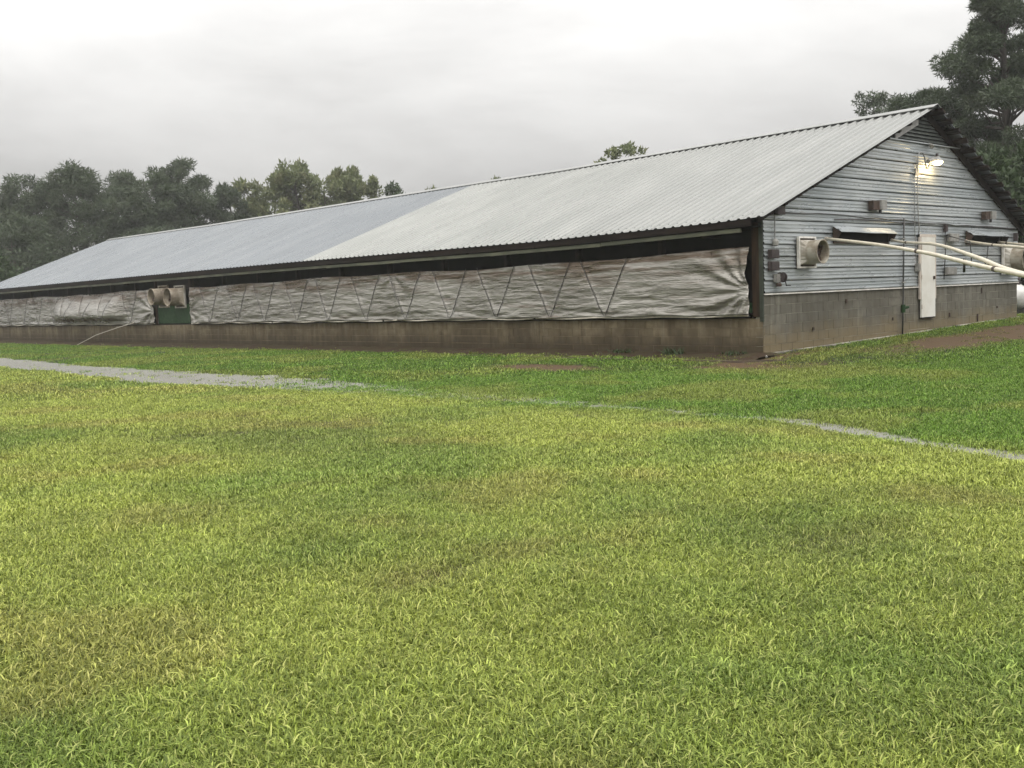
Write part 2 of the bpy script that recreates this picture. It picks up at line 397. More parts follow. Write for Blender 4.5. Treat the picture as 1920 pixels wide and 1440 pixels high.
# roof sheets, ribs every 0.2286 m
RIB = .2286; NP_ = 53; PW = RIB*4
prof = []
for k in range(4):
    b = k*RIB
    prof += [(b, 0.), (b+.066, 0.), (b+.096, .029), (b+.130, .029), (b+.162, 0.)]
prof.append((PW-.002, 0.))
SPLIT_Y = 16.2
xs_sl = np.linspace(EAVE_X, RIDGE_X-.03, 7)
for i in range(NP_):
    y0 = OVER + i*PW
    V = []; F = []; T = .004
    jit = random.uniform(-.006, .006)
    for layer in (0, 1):
        for a, xx in enumerate(xs_sl):
            for (py, ph) in prof:
                xe = xx + (jit if a == 0 else 0)
                V.append((xe, y0+py, roof_z(xx, y0+py) + ph*.93 - (T if layer else 0)))
    n = len(prof); L = len(xs_sl)*n
    for a in range(len(xs_sl)-1):
        for b in range(n-1):
            F.append((a*n+b, a*n+b+1, (a+1)*n+b+1, (a+1)*n+b)); F.append((L+a*n+b, L+(a+1)*n+b, L+(a+1)*n+b+1, L+a*n+b+1))
    for b in range(n-1): F.append((b, L+b, L+b+1, b+1)); q = (len(xs_sl)-1)*n; F.append((q+b, q+b+1, L+q+b+1, L+q+b))
    for a in range(len(xs_sl)-1): F.append((a*n, (a+1)*n, L+(a+1)*n, L+a*n)); F.append((a*n+n-1, L+a*n+n-1, L+(a+1)*n+n-1, (a+1)*n+n-1))
    part(MB().add(V, F), 'roof_panel', MAT_ROOF_NEW if y0+PW*.5 < SPLIT_Y else MAT_ROOF_OLD)
Y_END = OVER + NP_*PW
# far slope
mb = MB(); ysr = np.linspace(OVER, Y_END, 9)
for k in range(8):
    a, b = ysr[k], ysr[k+1]-(.002 if k < 7 else 0)
    mb.hexa([(RIDGE_X+.03, a, roof_z(RIDGE_X+.03, a)-.004), (EAVE_XR, a, 2.646), (EAVE_XR, b, 2.646), (RIDGE_X+.03, b, roof_z(RIDGE_X+.03, b)-.004)],
            [(RIDGE_X+.03, a, roof_z(RIDGE_X+.03, a)+.012), (EAVE_XR, a, 2.662), (EAVE_XR, b, 2.662), (RIDGE_X+.03, b, roof_z(RIDGE_X+.03, b)+.012)])
part(mb, 'rear_roof_slope', MAT_ROOF_OLD)
# ridge cap pieces
NR = 16; rl = (Y_END-OVER+.02)/NR
for k in range(NR):
    a = OVER-.02+k*rl; b = a+rl-.006
    A = []; 
    for yy in (a, b):
        rz = ridge_z(yy)
        A.append([(RIDGE_X-.24, yy, rz-.055), (RIDGE_X-.24, yy, rz-.04), (RIDGE_X, yy, rz+.055), (RIDGE_X+.24, yy, rz-.065), (RIDGE_X+.24, yy, rz-.08), (RIDGE_X, yy, rz+.04)])
    V = A[0]+A[1]; F = [(5,4,3,2,1,0), (6,7,8,9,10,11)] + [(j, (j+1)%6, 6+(j+1)%6, 6+j) for j in range(6)]
    part(MB().add(V, F), 'ridge_cap', MAT_ROOF_NEW)

mb = MB()
for xx in (-.25, 6.2):
    for j in range(70):
        yy = OVER + j*RIB + .114
        z = roof_z(xx, yy) + .027
        mb.box(xx-.011, xx+.011, yy-.011, yy+.011, z-.006, z+.009)
tag(part(mb, 'roof_screws', MAT_CONDUIT), kind='stuff')
# closed dark inner shell behind siding and curtain
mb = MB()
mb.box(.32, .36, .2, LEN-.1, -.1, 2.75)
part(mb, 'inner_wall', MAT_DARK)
def gable_poly(y, xin=0.):
    return [(xin, y, .9), (WID-xin, y, .9), (WID-xin, y, roof_z(WID-xin)-.16), (RIDGE_X, y, ridge_z(0)-.16), (xin, y, roof_z(xin)-.16)]
def gable_slab(y0, y1, name, mat):
    a = gable_poly(y0); b = gable_poly(y1)
    part(MB().add(a+b, [(0,1,2,3,4), (9,8,7,6,5)] + [(j, 5+j, 5+(j+1)%5, (j+1)%5) for j in range(5)]), name, mat)
gable_slab(.012, .10, 'gable_sheathing', MAT_DARK)
gable_slab(LEN-.1, LEN, 'end_wall', MAT_GREYBOARD)
part(MB().box(WID-.12, WID, .11, LEN-.11, -.1, 2.60), 'rear_long_wall', MAT_GREYBOARD)

# siding courses, clipped under the rake
ROW = .238
sp = [(.014, .002), (.016, .030), (.036, .034), (.058, .012), (.094, .009), (.104, .018), (.118, .018), (.128, .009), (.162, .009), (.172, .018), (.186, .018), (.196, .009), (.238, .004)]
VENT_Z = 4.56
def rake_x(z):
    zz = z + .14
    xl = EAVE_X + (zz-eave_z(0))/(ridge_z(0)-eave_z(0))*(RIDGE_X-EAVE_X)
    xr = RIDGE_X + (zz-ridge_z(0))/(2.65-ridge_z(0))*(EAVE_XR-RIDGE_X)
    return max(.012, xl), min(WID, xr)
k = 0
while 1.2 + k*ROW < VENT_Z-.02:
    z0 = 1.2 + k*ROW; V = []; F = []
    pr = [(h, d) for h, d in sp if z0+h <= VENT_Z+.01]
    if len(pr) < 3: break
    seg = 6
    for h, d in pr:
        xl, xr = rake_x(z0+h)
        for s in range(seg+1):
            xx = xl+(xr-xl)*s/seg
            wob = .004*math.sin(xx*1.3+k*2.1)+.002*math.sin(xx*2.9+k)
            V.append((xx, -d-.002, z0+h+wob))
    n = len(pr); B = len(V)
    for h, d in (pr[0], pr[-1]):
        xl, xr = rake_x(z0+h)
        for s in range(seg+1): V.append((xl+(xr-xl)*s/seg, .008, z0+h))
    for a in range(n-1):
        for s in range(seg): F.append((a*(seg+1)+s, a*(seg+1)+s+1, (a+1)*(seg+1)+s+1, (a+1)*(seg+1)+s))
    for s in range(seg):
        F.append((B+s, B+s+1, s+1, s)); q = (n-1)*(seg+1); F.append((q+s, q+s+1, B+seg+1+s+1, B+seg+1+s))
    part(MB().add(V, F), 'siding_panel', MAT_SIDING)
    k += 1
part(MB().box(0.0, WID, -.042, .006, 1.176, 1.203), 'base_flashing', MAT_FRAME)

# louvered gable vent
vent = part(MB().add([(5.02, -.006, VENT_Z+.01), (8.55, -.006, VENT_Z+.01), (RIDGE_X, -.006, 5.24), (5.02, .008, VENT_Z+.01), (8.55, .008, VENT_Z+.01), (RIDGE_X, .008, 5.24)],
              [(0,1,2), (5,4,3), (0,3,4,1), (1,4,5,2), (2,5,3,0)]), 'gable_vent', MAT_DARK)
z = VENT_Z+.03; q = 0
while z < 5.12:
    xl, xr = rake_x(z+.05); xl += .03; xr -= .03
    V = [(xl, -.058, z), (xr, -.058, z), (xr, -.048, z+.012), (xl, -.048, z+.012), (xl+.06, -.010, z+.065), (xr-.06, -.010, z+.065), (xr-.06, -.010, z+.078), (xl+.06, -.010, z+.078)]
    s = MB().add(V, [(0,1,2,3), (3,2,6,7), (0,4,5,1), (0,3,7,4), (1,5,6,2), (4,7,6,5)]).build('slat', MAT_LOUVER, vent)
    z += .082
part(MB().box(5.0, 8.6, -.062, -.004, VENT_Z-.022, VENT_Z+.006), 'vent_sill', MAT_SIDING)
# rake boards and rafters under the overhang
def slope_board(x0, x1, dz0, dz1, y0, y1, name, mat):
    a = [(x0, y0, roof_z(x0)+dz0), (x1, y0, roof_z(x1)+dz0), (x1, y0, roof_z(x1)+dz1), (x0, y0, roof_z(x0)+dz1)]
    b = [(p[0], y1, p[2]) for p in a]
    return part(MB().hexa(a, b), name, mat)
slope_board(5.25, 6.35, -.26, -.10, -.064, -.040, 'rake_board', MAT_GREYBOARD)
slope_board(-.2, 6.75, -.17, -.05, -.036, .0, 'rake_rafter', MAT_FASCIA)
slope_board(6.85, 12.5, -.26, -.06, -.06, .0, 'rake_rafter', MAT_FASCIA)
# purlin ends under the sheets at the gable overhang
for side in (0, 1):
    for j in range(14):
        t = (j+.35)/14.0
        xx = RIDGE_X + (EAVE_XR-RIDGE_X)*t if side else RIDGE_X - (RIDGE_X-EAVE_X)*t
        w = .07 if side else .045
        y0 = -.40 if side else -.27
        a = [(xx-w, y0, roof_z(xx-w)-.075), (xx+w, y0, roof_z(xx+w)-.075), (xx+w, y0, roof_z(xx+w)-(.010 if side else .03)), (xx-w, y0, roof_z(xx-w)-(.010 if side else .03))]
        part(MB().hexa(a, [(p[0], .3, p[2]-.006) for p in a]), 'purlin', MAT_FASCIA)

# eaves: fascia, beam, soffit shadow boards
def run_board(x0, x1, zoff0, zoff1, ya, yb, name, mat, zf):
    n = max(1, int((yb-ya)/3.0)); ys = np.linspace(ya, yb, n+1); V = []; F = []
    for yy in ys:
        z = zf(yy); V += [(x0, yy, z+zoff0), (x1, yy, z+zoff0), (x1, yy, z+zoff1), (x0, yy, z+zoff1)]
    for i in range(n):
        for k in range(4): F.append((4*i+k, 4*i+(k+1)%4, 4*i+4+(k+1)%4, 4*i+4+k))
    F += [(3,2,1,0), tuple(4*n+k for k in range(4))]
    return part(MB().add(V, F), name, mat)
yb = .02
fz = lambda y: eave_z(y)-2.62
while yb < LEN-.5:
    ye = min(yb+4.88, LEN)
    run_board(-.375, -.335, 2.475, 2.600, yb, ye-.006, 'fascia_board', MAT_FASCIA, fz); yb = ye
yb = .28; j = 0
while yb < LEN-.5:
    ye = min(yb+3.66, LEN); dz = random.uniform(-.008, .008)
    run_board(-.335, -.29, 2.375+dz, 2.452+dz, yb, ye-.008, 'eave_beam', MAT_BEAM, fz); yb = ye; j += 1
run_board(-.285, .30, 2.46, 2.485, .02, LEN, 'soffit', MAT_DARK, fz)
for yy in np.arange(1.2, 47, 2.44):
    part(MB().box(-.33, .3, yy-.02, yy+.02, 2.36, 2.455), 'rafter_tail', MAT_FASCIA)

# corner trim, posts, sill
part(MB().box(-.035, .0, -.01, .07, .66, 2.62), 'corner_trim', MAT_TRIM_GREEN)
part(MB().box(-.03, .13, .072, .235, .752, 2.6), 'corner_post', MAT_BROWN)
for yy in (24.42, 27.34):
    part(MB().box(-.06, .10, yy-.075, yy+.075, .755, 2.5), 'post', MAT_BROWN)
for yy in np.arange(2.6, 47, 2.44):
    if not 24 < yy < 27.8: part(MB().box(.06, .20, yy-.05, yy+.05, .752, 2.5), 'post', MAT_FASCIA)
part(MB().box(.02, .30, .24, LEN, .722, .750), 'wall_sill', MAT_FASCIA)
part(MB().box(-.014, .30, 24.5, 27.26, 2.05, 2.45), 'header_panel', MAT_FASCIA)
for a, b in ((24.50, 25.86), (25.875, 27.26)):
    part(MB().box(-.02, .03, a, b, .775, 1.48), 'green_panel', MAT_GREEN)
part(MB().box(-.05, .02, .27, .44, .84, 1.03), 'curtain_bracket', MAT_GREEN)

# concrete blocks: mortar core behind, each block proud of it
part(MB().box(.008, WID-.005, .010, .19, -.35, 1.176), 'gable_block_core', MAT_MORTAR_G)
part(MB().box(.010, .19, .192, LEN-.008, -.35, .718), 'side_block_core', MAT_MORTAR_L)
def block_mesh(name, sx, sy, sz, mat):
    b = .004
    me = bpy.data.meshes.new(name); q = MB().box(-sx/2, sx/2, -sy/2, sy/2, -sz/2, sz/2)
    import bmesh
    me.from_pydata(q.v, [], q.f); bm = bmesh.new(); bm.from_mesh(me); bmesh.ops.recalc_face_normals(bm, faces=bm.faces)
    bm.to_mesh(me); bm.free(); me.materials.append(mat); return me
bg_full = block_mesh('block', .392, .03, .188, MAT_BLOCK_G); bg_half = block_mesh('block', .192, .03, .188, MAT_BLOCK_G)
bl_full = block_mesh('block', .03, .392, .176, MAT_BLOCK_L); bl_half = block_mesh('block', .03, .192, .176, MAT_BLOCK_L)
def put_block(me, loc):
    o = bpy.data.objects.new('block', me); COL.objects.link(o); o.parent = barn
    o.location = loc; o.rotation_euler = (random.uniform(-.006, .006), random.uniform(-.003, .003), random.uniform(-.006, .006)); return o
nblk = 0
for c_ in range(7):
    z = 1.176 - .196*(c_+.5)
    x = .0
    while x < WID-.05:
        half = (c_ % 2 == 1 and x == 0.) or x+.4 > WID+.05
        w = .2 if half else .4
        if z+.09 > float(ground_z(x+w/2, -.02))-.02 and nblk < 300:
            put_block(bg_half if half else bg_full, (x+w/2, .0195+random.uniform(-.003, .002), z)); nblk += 1
        x += w
cells = []
for c_ in range(5):
    z = .720 - .184*(c_+.5)
    y = .0; first = True
    while y < LEN-.05:
        half = first and c_ % 2 == 0; w = .2 if half else .4
        if y+w > .03: cells.append((y+w/2, z, half))
        y += w; first = False
cells.sort(); rest = MB()
for y, z, half in cells:
    if nblk < 300:
        put_block(bl_half if half else bl_full, (.0195+random.uniform(-.003, .002), y+.026 if half and y < .2 else y, z)); nblk += 1
    else:
        h = .196 if not half else .096; dx = random.uniform(-.004, .003)
        rest.box(.005+dx*.5, .03, y-h, y+h, z-.088, z+.088)
tag(part(rest, 'far_blocks', MAT_BLOCK_L), kind='stuff')
for (x, z, w, h) in [(3.11, .96, .05, .09), (1.77, .43, .06, .07), (8.06, .47, .05, .10), (9.91, 1.02, .05, .14), (10.87, .56, .05, .05), (9.66, .33, .05, .2), (5.16, .49, .04, .07)]:
    part(MB().box(x-w/2, x+w/2, -.025, -.006, z-h/2, z+h/2), 'wall_anchor', MAT_RUSTDARK)
# footing ledge at the foot of the gable
mb = MB(); xs = np.linspace(.0, 12.3, 19)
for i in range(18):
    g0 = float(ground_z(xs[i], -.06)); g1 = float(ground_z(xs[i+1], -.06)); d0 = .05+.03*math.sin(i*2.2)
    mb.hexa([(xs[i], -d0-.04, g0-.1), (xs[i+1]-.01, -d0-.04, g1-.1), (xs[i+1]-.01, -.012, g1-.1), (xs[i], -.012, g0-.1)], [(xs[i], -d0-.04, g0+.028), (xs[i+1]-.01, -d0-.04, g1+.028), (xs[i+1]-.01, -.012, g1+.034), (xs[i], -.012, g0+.034)])
part(mb, 'footing_ledge', MAT_MORTAR_G)

# door
DX0, DX1 = 6.43, 7.13
door = part(MB().box(DX0, DX1, -.085, -.045, .47, 2.36), 'door', MAT_DOOR)
MB().box(DX0-.07, DX0-.004, -.075, -.04, .9, 2.43).build('frame_jamb', MAT_TRIM, door)
MB().box(DX1+.004, DX1+.07, -.075, -.04, .9, 2.43).build('frame_jamb', MAT_TRIM, door)
MB().box(DX0-.07, DX1+.07, -.078, -.04, 2.364, 2.43).build('frame_head', MAT_TRIM, door)
MB().box(DX1-.11, DX1-.07, -.125, -.086, 1.36, 1.44).build('handle', MAT_RUSTDARK, door)
for hz in (.72, 1.42, 2.12): MB().box(DX0-.012, DX0+.03, -.094, -.086, hz-.05, hz+.05).build('hinge', MAT_TRIM, door)
MB().box(DX0, DX1, -.075, -.012, .44, .468).build('sweep', MAT_FASCIA, door)

# ------------------------------------------------------------------ tarp curtains
def vmask(y, z, bottoms, half_top=.66, zb=.86, zt=2.05):
    t = np.clip((z-zb)/(zt-zb), 0, 1); m_ = np.zeros_like(y); 
    for b in bottoms:
        m_ = np.maximum(m_, sstep(.10, -.10, np.abs(y-b) - (.03+half_top*t)))
    return m_
VB1 = [4.07, 5.78, 7.66, 9.46, 11.38, 13.25, 15.2, 17.0, 19.0, 20.8, 22.8]
def curtain(ya, yb, n, name_label, bottoms, bulge):
    mz = 44
    yy = np.linspace(ya, yb, n); tt = np.linspace(0, 1, mz)
    Y, T = np.meshgrid(yy, tt, indexing='ij')
    ztop = 2.075 + .02*np.sin(Y*1.3) + .018*np.sin(Y*.47+1) + .02*sstep(1.0, .3, Y-ya) - (fz_arr(Y))
    zbot = .79 + .008*np.sin(Y*3.1)
    Z = zbot + (ztop-zbot)*T
    vm = vmask(Y, Z, bottoms)
    low = sstep(1.35, .85, Z)
    d = .045 + .040*(1-vm)*sstep(.0, .25, T)*sstep(1, .8, T)
    d += (fbm(Y*.45, Z*2.6, .42, 71, 4)-.5)*(.020+.07*low)
    d += (fbm(Y*.7, Z*5.0, .30, 75, 4)-.5)*.024
    d += (1-np.abs(2*fbm(Y*.35+Z*.3, Z*3.0, .26, 79, 2)-1))**3*.012
    d += (1-np.abs(2*fbm(Y*.5+Z*.8, Z*3.2, .30, 78, 2)-1))*.022*low
    for (cyy, cz, amp, rad, fr, s) in [(ya+.02, 1.27, .085, 1.6, 15, 1), (yb-.02, 1.25, .08, .9, 10, -1), (11.9, 2.05, .05, 1.3, 9, 1)]:
        if cyy > yb+.1 or cyy < ya-.1: continue
        r = np.hypot(Y-cyy, (Z-cz)*1.15); th = np.arctan2(Z-cz, np.abs(Y-cyy)+.02)
        d += amp*np.exp(-r/rad)*(np.sin(fr*th+.6*np.sin(3*th))*.5+.25)*sstep(0, .35, r)
    d += .03*sstep(.12, .0, T)          # rolled hem
    Zb = Z.copy()
    if bulge:
        c0, c1 = bulge
        b = sstep(c0, c0+1.6, Y)*sstep(c1, c1-2.2, Y)
        u = np.clip((T-.10)/.86, 0, 1)
        d += b*.40*np.sin(np.pi*np.clip(u, 0, 1)**.62)**.85
        Zb = Z - b*.10*np.sin(np.pi*np.clip(u, 0, 1))
    # ragged vertical edges drawn in between their fixings
    ye = .05*np.sin(np.pi*np.clip((T-.38)/.55, 0, 1))**1.0*(1+.4*np.sin(T*23)) + .0*T
    e1 = sstep(1.4, 0, Y-ya); e2 = sstep(1.4, 0, yb-Y)
    Yd = Y + ye*e1 - ye*e2
    d = np.maximum(d, .012) + .04
    V = np.stack([-d, Yd, Zb], -1).reshape(-1, 3); ii = np.arange(Y.size).reshape(Y.shape)
    Fq = np.stack([ii[:-1,:-1], ii[:-1,1:], ii[1:,1:], ii[1:,:-1]], -1).reshape(-1, 4)
    c = np_mesh('tarp_curtain', V, Fq, MAT_CURTAIN, barn, smooth=True)
    so = c.modifiers.new('cloth_thickness', 'SOLIDIFY'); so.thickness = .004; so.offset = 1
    c['label'] = name_label
    # hold-down cords
    def dsurf(y, z):
        i = int(np.clip(np.searchsorted(yy, y), 0, n-1)); row = Zb[i]; j = int(np.clip(np.searchsorted(row, z), 0, mz-1)); return -d[i, j]
    for b in bottoms:
        for sgn in (-1, 1):
            pts = []
            for t in np.linspace(0, 1, 12):
                y = b + sgn*(.03+.66*t); z = .83 + 1.24*t - fz(y)*0
                pts.append((dsurf(y, z)-.028, y, z))
            MB().tube(pts, .0088, 5).build('cord', MAT_CABLE, c)
    # bottom rod in lengths
    y = ya+.05
    while y < yb-.2:
        y2 = min(y+6.1, yb); pts = [(-.105+.012*math.sin(q*2.3), q, .775+.012*math.sin(q*3.3)) for q in np.arange(y, y2-.01, .3)] 
        if len(pts) > 1: MB().tube(pts, .021, 7).build('hem_rod', MAT_ROPE, c)
        y = y2
    return c
def fz_arr(Y): return -(np.interp(Y, [-.4, .8, 2.5, 6, 16.5, 45, 49], [2.675, 2.63, 2.61, 2.575, 2.62, 2.63, 2.63])-2.62)*.4
c1 = curtain(.25, 24.33, 620, 'stained silver tarp curtain with zigzag cords', VB1, None)
pts = [(-.10, 1.15, z) for z in np.linspace(.84, 2.07, 6)]
MB().tube(pts, .0055, 5).build('cord', MAT_RUSTDARK, c1)
c2 = curtain(27.42, 47.7, 420, 'silver tarp curtain bulging outward', [29.6, 31.7, 33.8, 36.0, 38.1, 40.2, 42.3, 44.4, 46.4], (29.6, 38.6))

# ------------------------------------------------------------------ things fixed to the barn
def fan(center, wall_axis, size, dia, length, label, mats=None):
    """square housing on the wall, flaring into a round duct; built with its outward axis"""
    MF, MH, MD = mats or (MAT_FRAME, MAT_FAN, MAT_FANDUCT)
    a = Vector(wall_axis); s = Vector((0,0,1)).cross(a).normalized(); u = Vector((0,0,1)); c = Vector(center)
    root = empty('exhaust_fan', center, label, 'fan', 'exhaust fans on the barn walls')
    def bx(mb, s0, s1, u0, u1, a0, a1):
        q = [c+s*x+u*y+a*z for z in (a0, a1) for x, y in ((s0,u0),(s1,u0),(s1,u1),(s0,u1))]
        return mb.hexa(q[:4], q[4:])
    h = size/2; t = size*.055
    mb = MB(); bx(mb, -h, h, -h, -h+t, .03, .09); bx(mb, -h, h, h-t, h, .03, .09); bx(mb, -h, -h+t, -h+t, h-t, .03, .09); bx(mb, h-t, h, -h+t, h-t, .03, .09)
    mb.build('frame', MF, root)
    mb = MB(); bx(mb, -h+t, h-t, -h+t, h-t, .0, .055); mb.build('backplate', MAT_RUSTDARK, root)
    # transition from square to round
    n = 24; hh = h-t-.012; sq = []; ci = []
    for k in range(n):
        an = 2*math.pi*k/n + math.pi/4; ca, sa = math.cos(an), math.sin(an); mx_ = max(abs(ca), abs(sa))
        sq.append(c + s*(hh*ca/mx_) + u*(hh*sa/mx_*.93) + a*.058); ci.append(c + s*(dia/2*ca) + u*(dia/2*sa) + a*(length*.42))
    MB().add(sq+ci, [(k, (k+1)%n, n+(k+1)%n, n+k) for k in range(n)]).build('housing', MH, root, smooth=False)
    r = dia/2
    MB().lathe([(length*.40, r+.006), (length-.02, r+.006), (length, r+.018), (length+.006, r+.012), (length+.002, r-.010), (length-.03, r-.012), (length*.40, r-.012)], c, a, 28, True).build('duct', MD, root, smooth=False)
    MB().lathe([(length*.62, 0.001), (length*.60, r*.6), (length*.58, r-.014)], c, a, 28).build('shutter', MAT_RUSTDARK, root)
    hub = MB().lathe([(length*.64, .001), (length*.72, r*.16), (length*.64, r*.2)], c, a, 12).build('motor_hub', MAT_MAROON, root)
    mb = MB()
    for k in range(4):
        an = k*math.pi/2+.4; d1 = s*math.cos(an)+u*math.sin(an); d2 = a.cross(d1)
        p0 = c+a*(length*.66); mb.hexa([p0+d1*r*.18-d2*.03, p0+d1*r*.9-d2*.05, p0+d1*r*.9+d2*.05+a*.03, p0+d1*r*.18+d2*.03+a*.03],
                                      [p0+d1*r*.18-d2*.03+a*.006, p0+d1*r*.9-d2*.05+a*.006, p0+d1*r*.9+d2*.05+a*.036, p0+d1*r*.18+d2*.03+a*.036])
    mb.build('fan_blades', MAT_RUSTDARK, root)
    return root
fan((1.43, -.03, 2.0), (0, -1, 0), .64, .46, .43, 'dirty white exhaust fan with round duct near the corner of the gable wall')
fan((11.42, -.03, 1.82), (0, -1, 0), .80, .60, .52, 'larger beige exhaust fan at the far end of the gable, behind the pipes')
fan((0.0, 25.22, 1.76), (-1, 0, 0), .84, .64, .56, 'right one of the two round fan ducts above the green panels', (MAT_FAN, MAT_FAN_SHADE_MUD, MAT_FAN_SHADE_MUD))
fan((0.0, 26.60, 1.80), (-1, 0, 0), .84, .60, .56, 'left one of the two round fan ducts above the green panels', (MAT_FAN_SHADE_MUD, MAT_FAN_SHADE_MUD, MAT_FAN_SHADE_MUD))

# vent hoods
def hood(x0, x1, label):
    root = empty('vent_hood', (x0, 0, 2.4), label, 'vent hood', 'propped vent hoods on the gable')
    MB().box(x0+.02, x1-.02, -.045, -.036, 2.20, 2.50).build('opening', MAT_DARK, root)
    V = []; F = []
    prof = [(-.040, 2.560), (-.075, 2.535), (-.080, 2.548), (-.12, 2.505), (-.165, 2.485), (-.17, 2.496), (-.215, 2.452), (-.25, 2.425)]
    for layer in (0, -.006):
        for (yy, zz) in prof:
            for t in np.linspace(0, 1, 5): V.append((x0+(x1-x0)*t, yy, zz+layer-.018*t+.006*math.sin(t*9)))
    n = len(prof); L = n*5
    for a in range(n-1):
        for s in range(4): F.append((a*5+s, a*5+s+1, (a+1)*5+s+1, (a+1)*5+s)); F.append((L+a*5+s, L+(a+1)*5+s, L+(a+1)*5+s+1, L+a*5+s+1))
    for s in range(4): F.append((s, L+s, L+s+1, s+1)); q = (n-1)*5; F.append((q+s, q+s+1, L+q+s+1, L+q+s))
    for a in range(n-1): F.append((a*5, (a+1)*5, L+(a+1)*5, L+a*5)); F.append((a*5+4, L+a*5+4, L+(a+1)*5+4, (a+1)*5+4))
    MB().add(V, F).build('hood_sheet', MAT_SIDING, root)
    for xx in (x0+.012, x1-.02):
        MB().add([(xx, -.046, 2.545), (xx, -.24, 2.412), (xx, -.16, 2.27), (xx, -.046, 2.24), (xx+.008, -.046, 2.545), (xx+.008, -.24, 2.412), (xx+.008, -.16, 2.27), (xx+.008, -.046, 2.24)],
                 [(0,1,2,3), (7,6,5,4), (0,4,5,1), (1,5,6,2), (2,6,7,3), (3,7,4,0)]).build('cheek', MAT_RUSTDARK, root)
    MB().box(x0+.02, x1-.03, -.07, -.046, 2.19, 2.225).build('ledge', MAT_RUSTDARK, root)
hood(2.52, 4.95, 'longer propped sheet vent hood above the start of the nearest cream pipe')
hood(8.88, 11.1, 'propped sheet vent hood right of the door, above the far fan')

# gooseneck barn light, lit
lamp = empty('barn_light', (6.31, 0, 3.93), 'lit gooseneck barn light high on the gable wall', 'wall lamp')
arm = [(6.30, -.045, 3.86), (6.30, -.055, 4.10), (6.31, -.07, 4.24), (6.36, -.09, 4.32), (6.46, -.11, 4.31), (6.53, -.125, 4.20), (6.56, -.13, 4.04), (6.60, -.135, 3.96), (6.68, -.14, 3.97), (6.72, -.145, 4.06)]
MB().tube(arm, .017, 8).build('arm', MAT_CONDUIT, lamp, smooth=True)
MB().box(6.22, 6.38, -.06, -.037, 3.78, 3.95).build('mount_plate', MAT_BOX, lamp)
MB().tube([(6.64, -.15, 4.12), (6.82, -.155, 4.16), (7.00, -.16, 4.20)], [.05, .058, .058], 12).build('ballast_housing', MAT_BOX, lamp)
MB().tube([(7.06, -.17, 4.20), (7.06, -.17, 4.33)], [.045, .030], 10).build('photocell', MAT_MAROON, lamp)
LH = (7.06, -.18, 4.17); LA = (-.28, -.12, -1)
MB().lathe([(-.09, .045), (-.05, .07), (.02, .12), (.06, .135), (.06, .128), (.02, .112), (-.05, .062), (-.09, .04)], LH, LA, 20, True).build('reflector', MAT_LIGHTGREY, lamp, smooth=True)
MB().lathe([(-.02, .001), (-.02, .085), (.055, .115), (.095, .09), (.115, .045), (.12, .001)], LH, LA, 18).build('bulb', MAT_BULB, lamp, smooth=True)
pl = bpy.data.lights.new('bulb_light', 'POINT'); pl.energy = 11; pl.color = (1, .74, .38); pl.shadow_soft_size = .06
plo = bpy.data.objects.new('bulb_light', pl); COL.objects.link(plo); plo.location = (7.0, -.24, 3.93)

# boxes, cables, pipes on the gable
def boxthing(name, x0, x1, z0, z1, dep, mat, label, cat, group=None, extra=None):
    root = empty(name, ((x0+x1)/2, 0, z0), label, cat, group)
    MB().box(x0, x1, -dep, -.038, z0, z1).build('body', mat, root)
    MB().box(x0+.012, x1-.012, -dep-.012, -dep-.001, z0+.012, z1-.012).build('cover', mat, root)
    if extra: extra(root)
    return root
def motor(x, z, label):
    root = empty('feed_motor', (x, 0, z-.1), label, 'motor', 'motor boxes high on the gable')
    MB().box(x-.25, x+.02, -.16, -.038, z-.10, z+.10).build('rusty_body', MAT_RUSTDARK, root)
    MB().box(x+.025, x+.28, -.20, -.038, z-.085, z+.115).build('end_cover', MAT_BOX, root)
    MB().tube([(x+.12, -.12, z-.088), (x+.12, -.12, z-.17)], .035, 8).build('plug', MAT_CABLE, root)
motor(4.29, 3.03, 'brown and grey motor box left of the lamp cable')
motor(10.07, 2.94, 'smaller brown and grey motor box under the right roof slope')
boxthing('junction_box', .34, .62, 2.74, 2.93, .12, MAT_MAROON, 'dark junction box tucked under the roof corner', 'junction box')
boxthing('wall_vent_box', .115, .40, 1.885, 2.06, .11, MAT_MAROON, 'upper one of two dark boxes beside the green corner trim', 'wall box', 'pair of dark boxes by the corner')
boxthing('wall_vent_box', .115, .40, 1.645, 1.825, .11, MAT_MAROON, 'lower one of two dark boxes beside the green corner trim', 'wall box', 'pair of dark boxes by the corner')
def winch():
    root = empty('hand_winch', (.42, 0, 1.36), 'small dark curtain winch with bent crank handle near the corner', 'winch')
    MB().box(.30, .43, -.12, -.038, 1.42, 1.58).build('bracket', MAT_BOX, root)
    MB().lathe([(-.055, .02), (-.055, .10), (-.045, .10), (-.04, .05), (.04, .05), (.045, .10), (.055, .10), (.055, .02)], (.47, -.11, 1.51), (1, 0, 0), 16).build('reel', MAT_MAROON, root)
    MB().tube([(.54, -.13, 1.50), (.57, -.14, 1.40), (.59, -.14, 1.345), (.72, -.15, 1.345)], .013, 6).build('crank', MAT_CABLE, root)
    MB().lathe([(-.05, .01), (-.05, .055), (.0, .06), (.03, .03)], (.38, -.10, 1.38), (0, 0, 1), 10).build('pulley', MAT_RUSTDARK, root)
winch()
t = empty('wall_conduit', (.36, 0, 2.1), 'short grey conduit ending in a grey disconnect near the corner', 'conduit')
MB().tube([(.50, -.09, 2.80), (.37, -.06, 2.80), (.355, -.055, 2.76), (.345, -.05, 2.26)], .014, 7).build('pipe', MAT_CONDUIT, t)
MB().lathe([(0, .02), (.02, .06), (.10, .065), (.13, .045), (.15, .02)], (.33, -.07, 2.12), (0, 0, 1), 10).build('disconnect_switch', MAT_BOX, t)
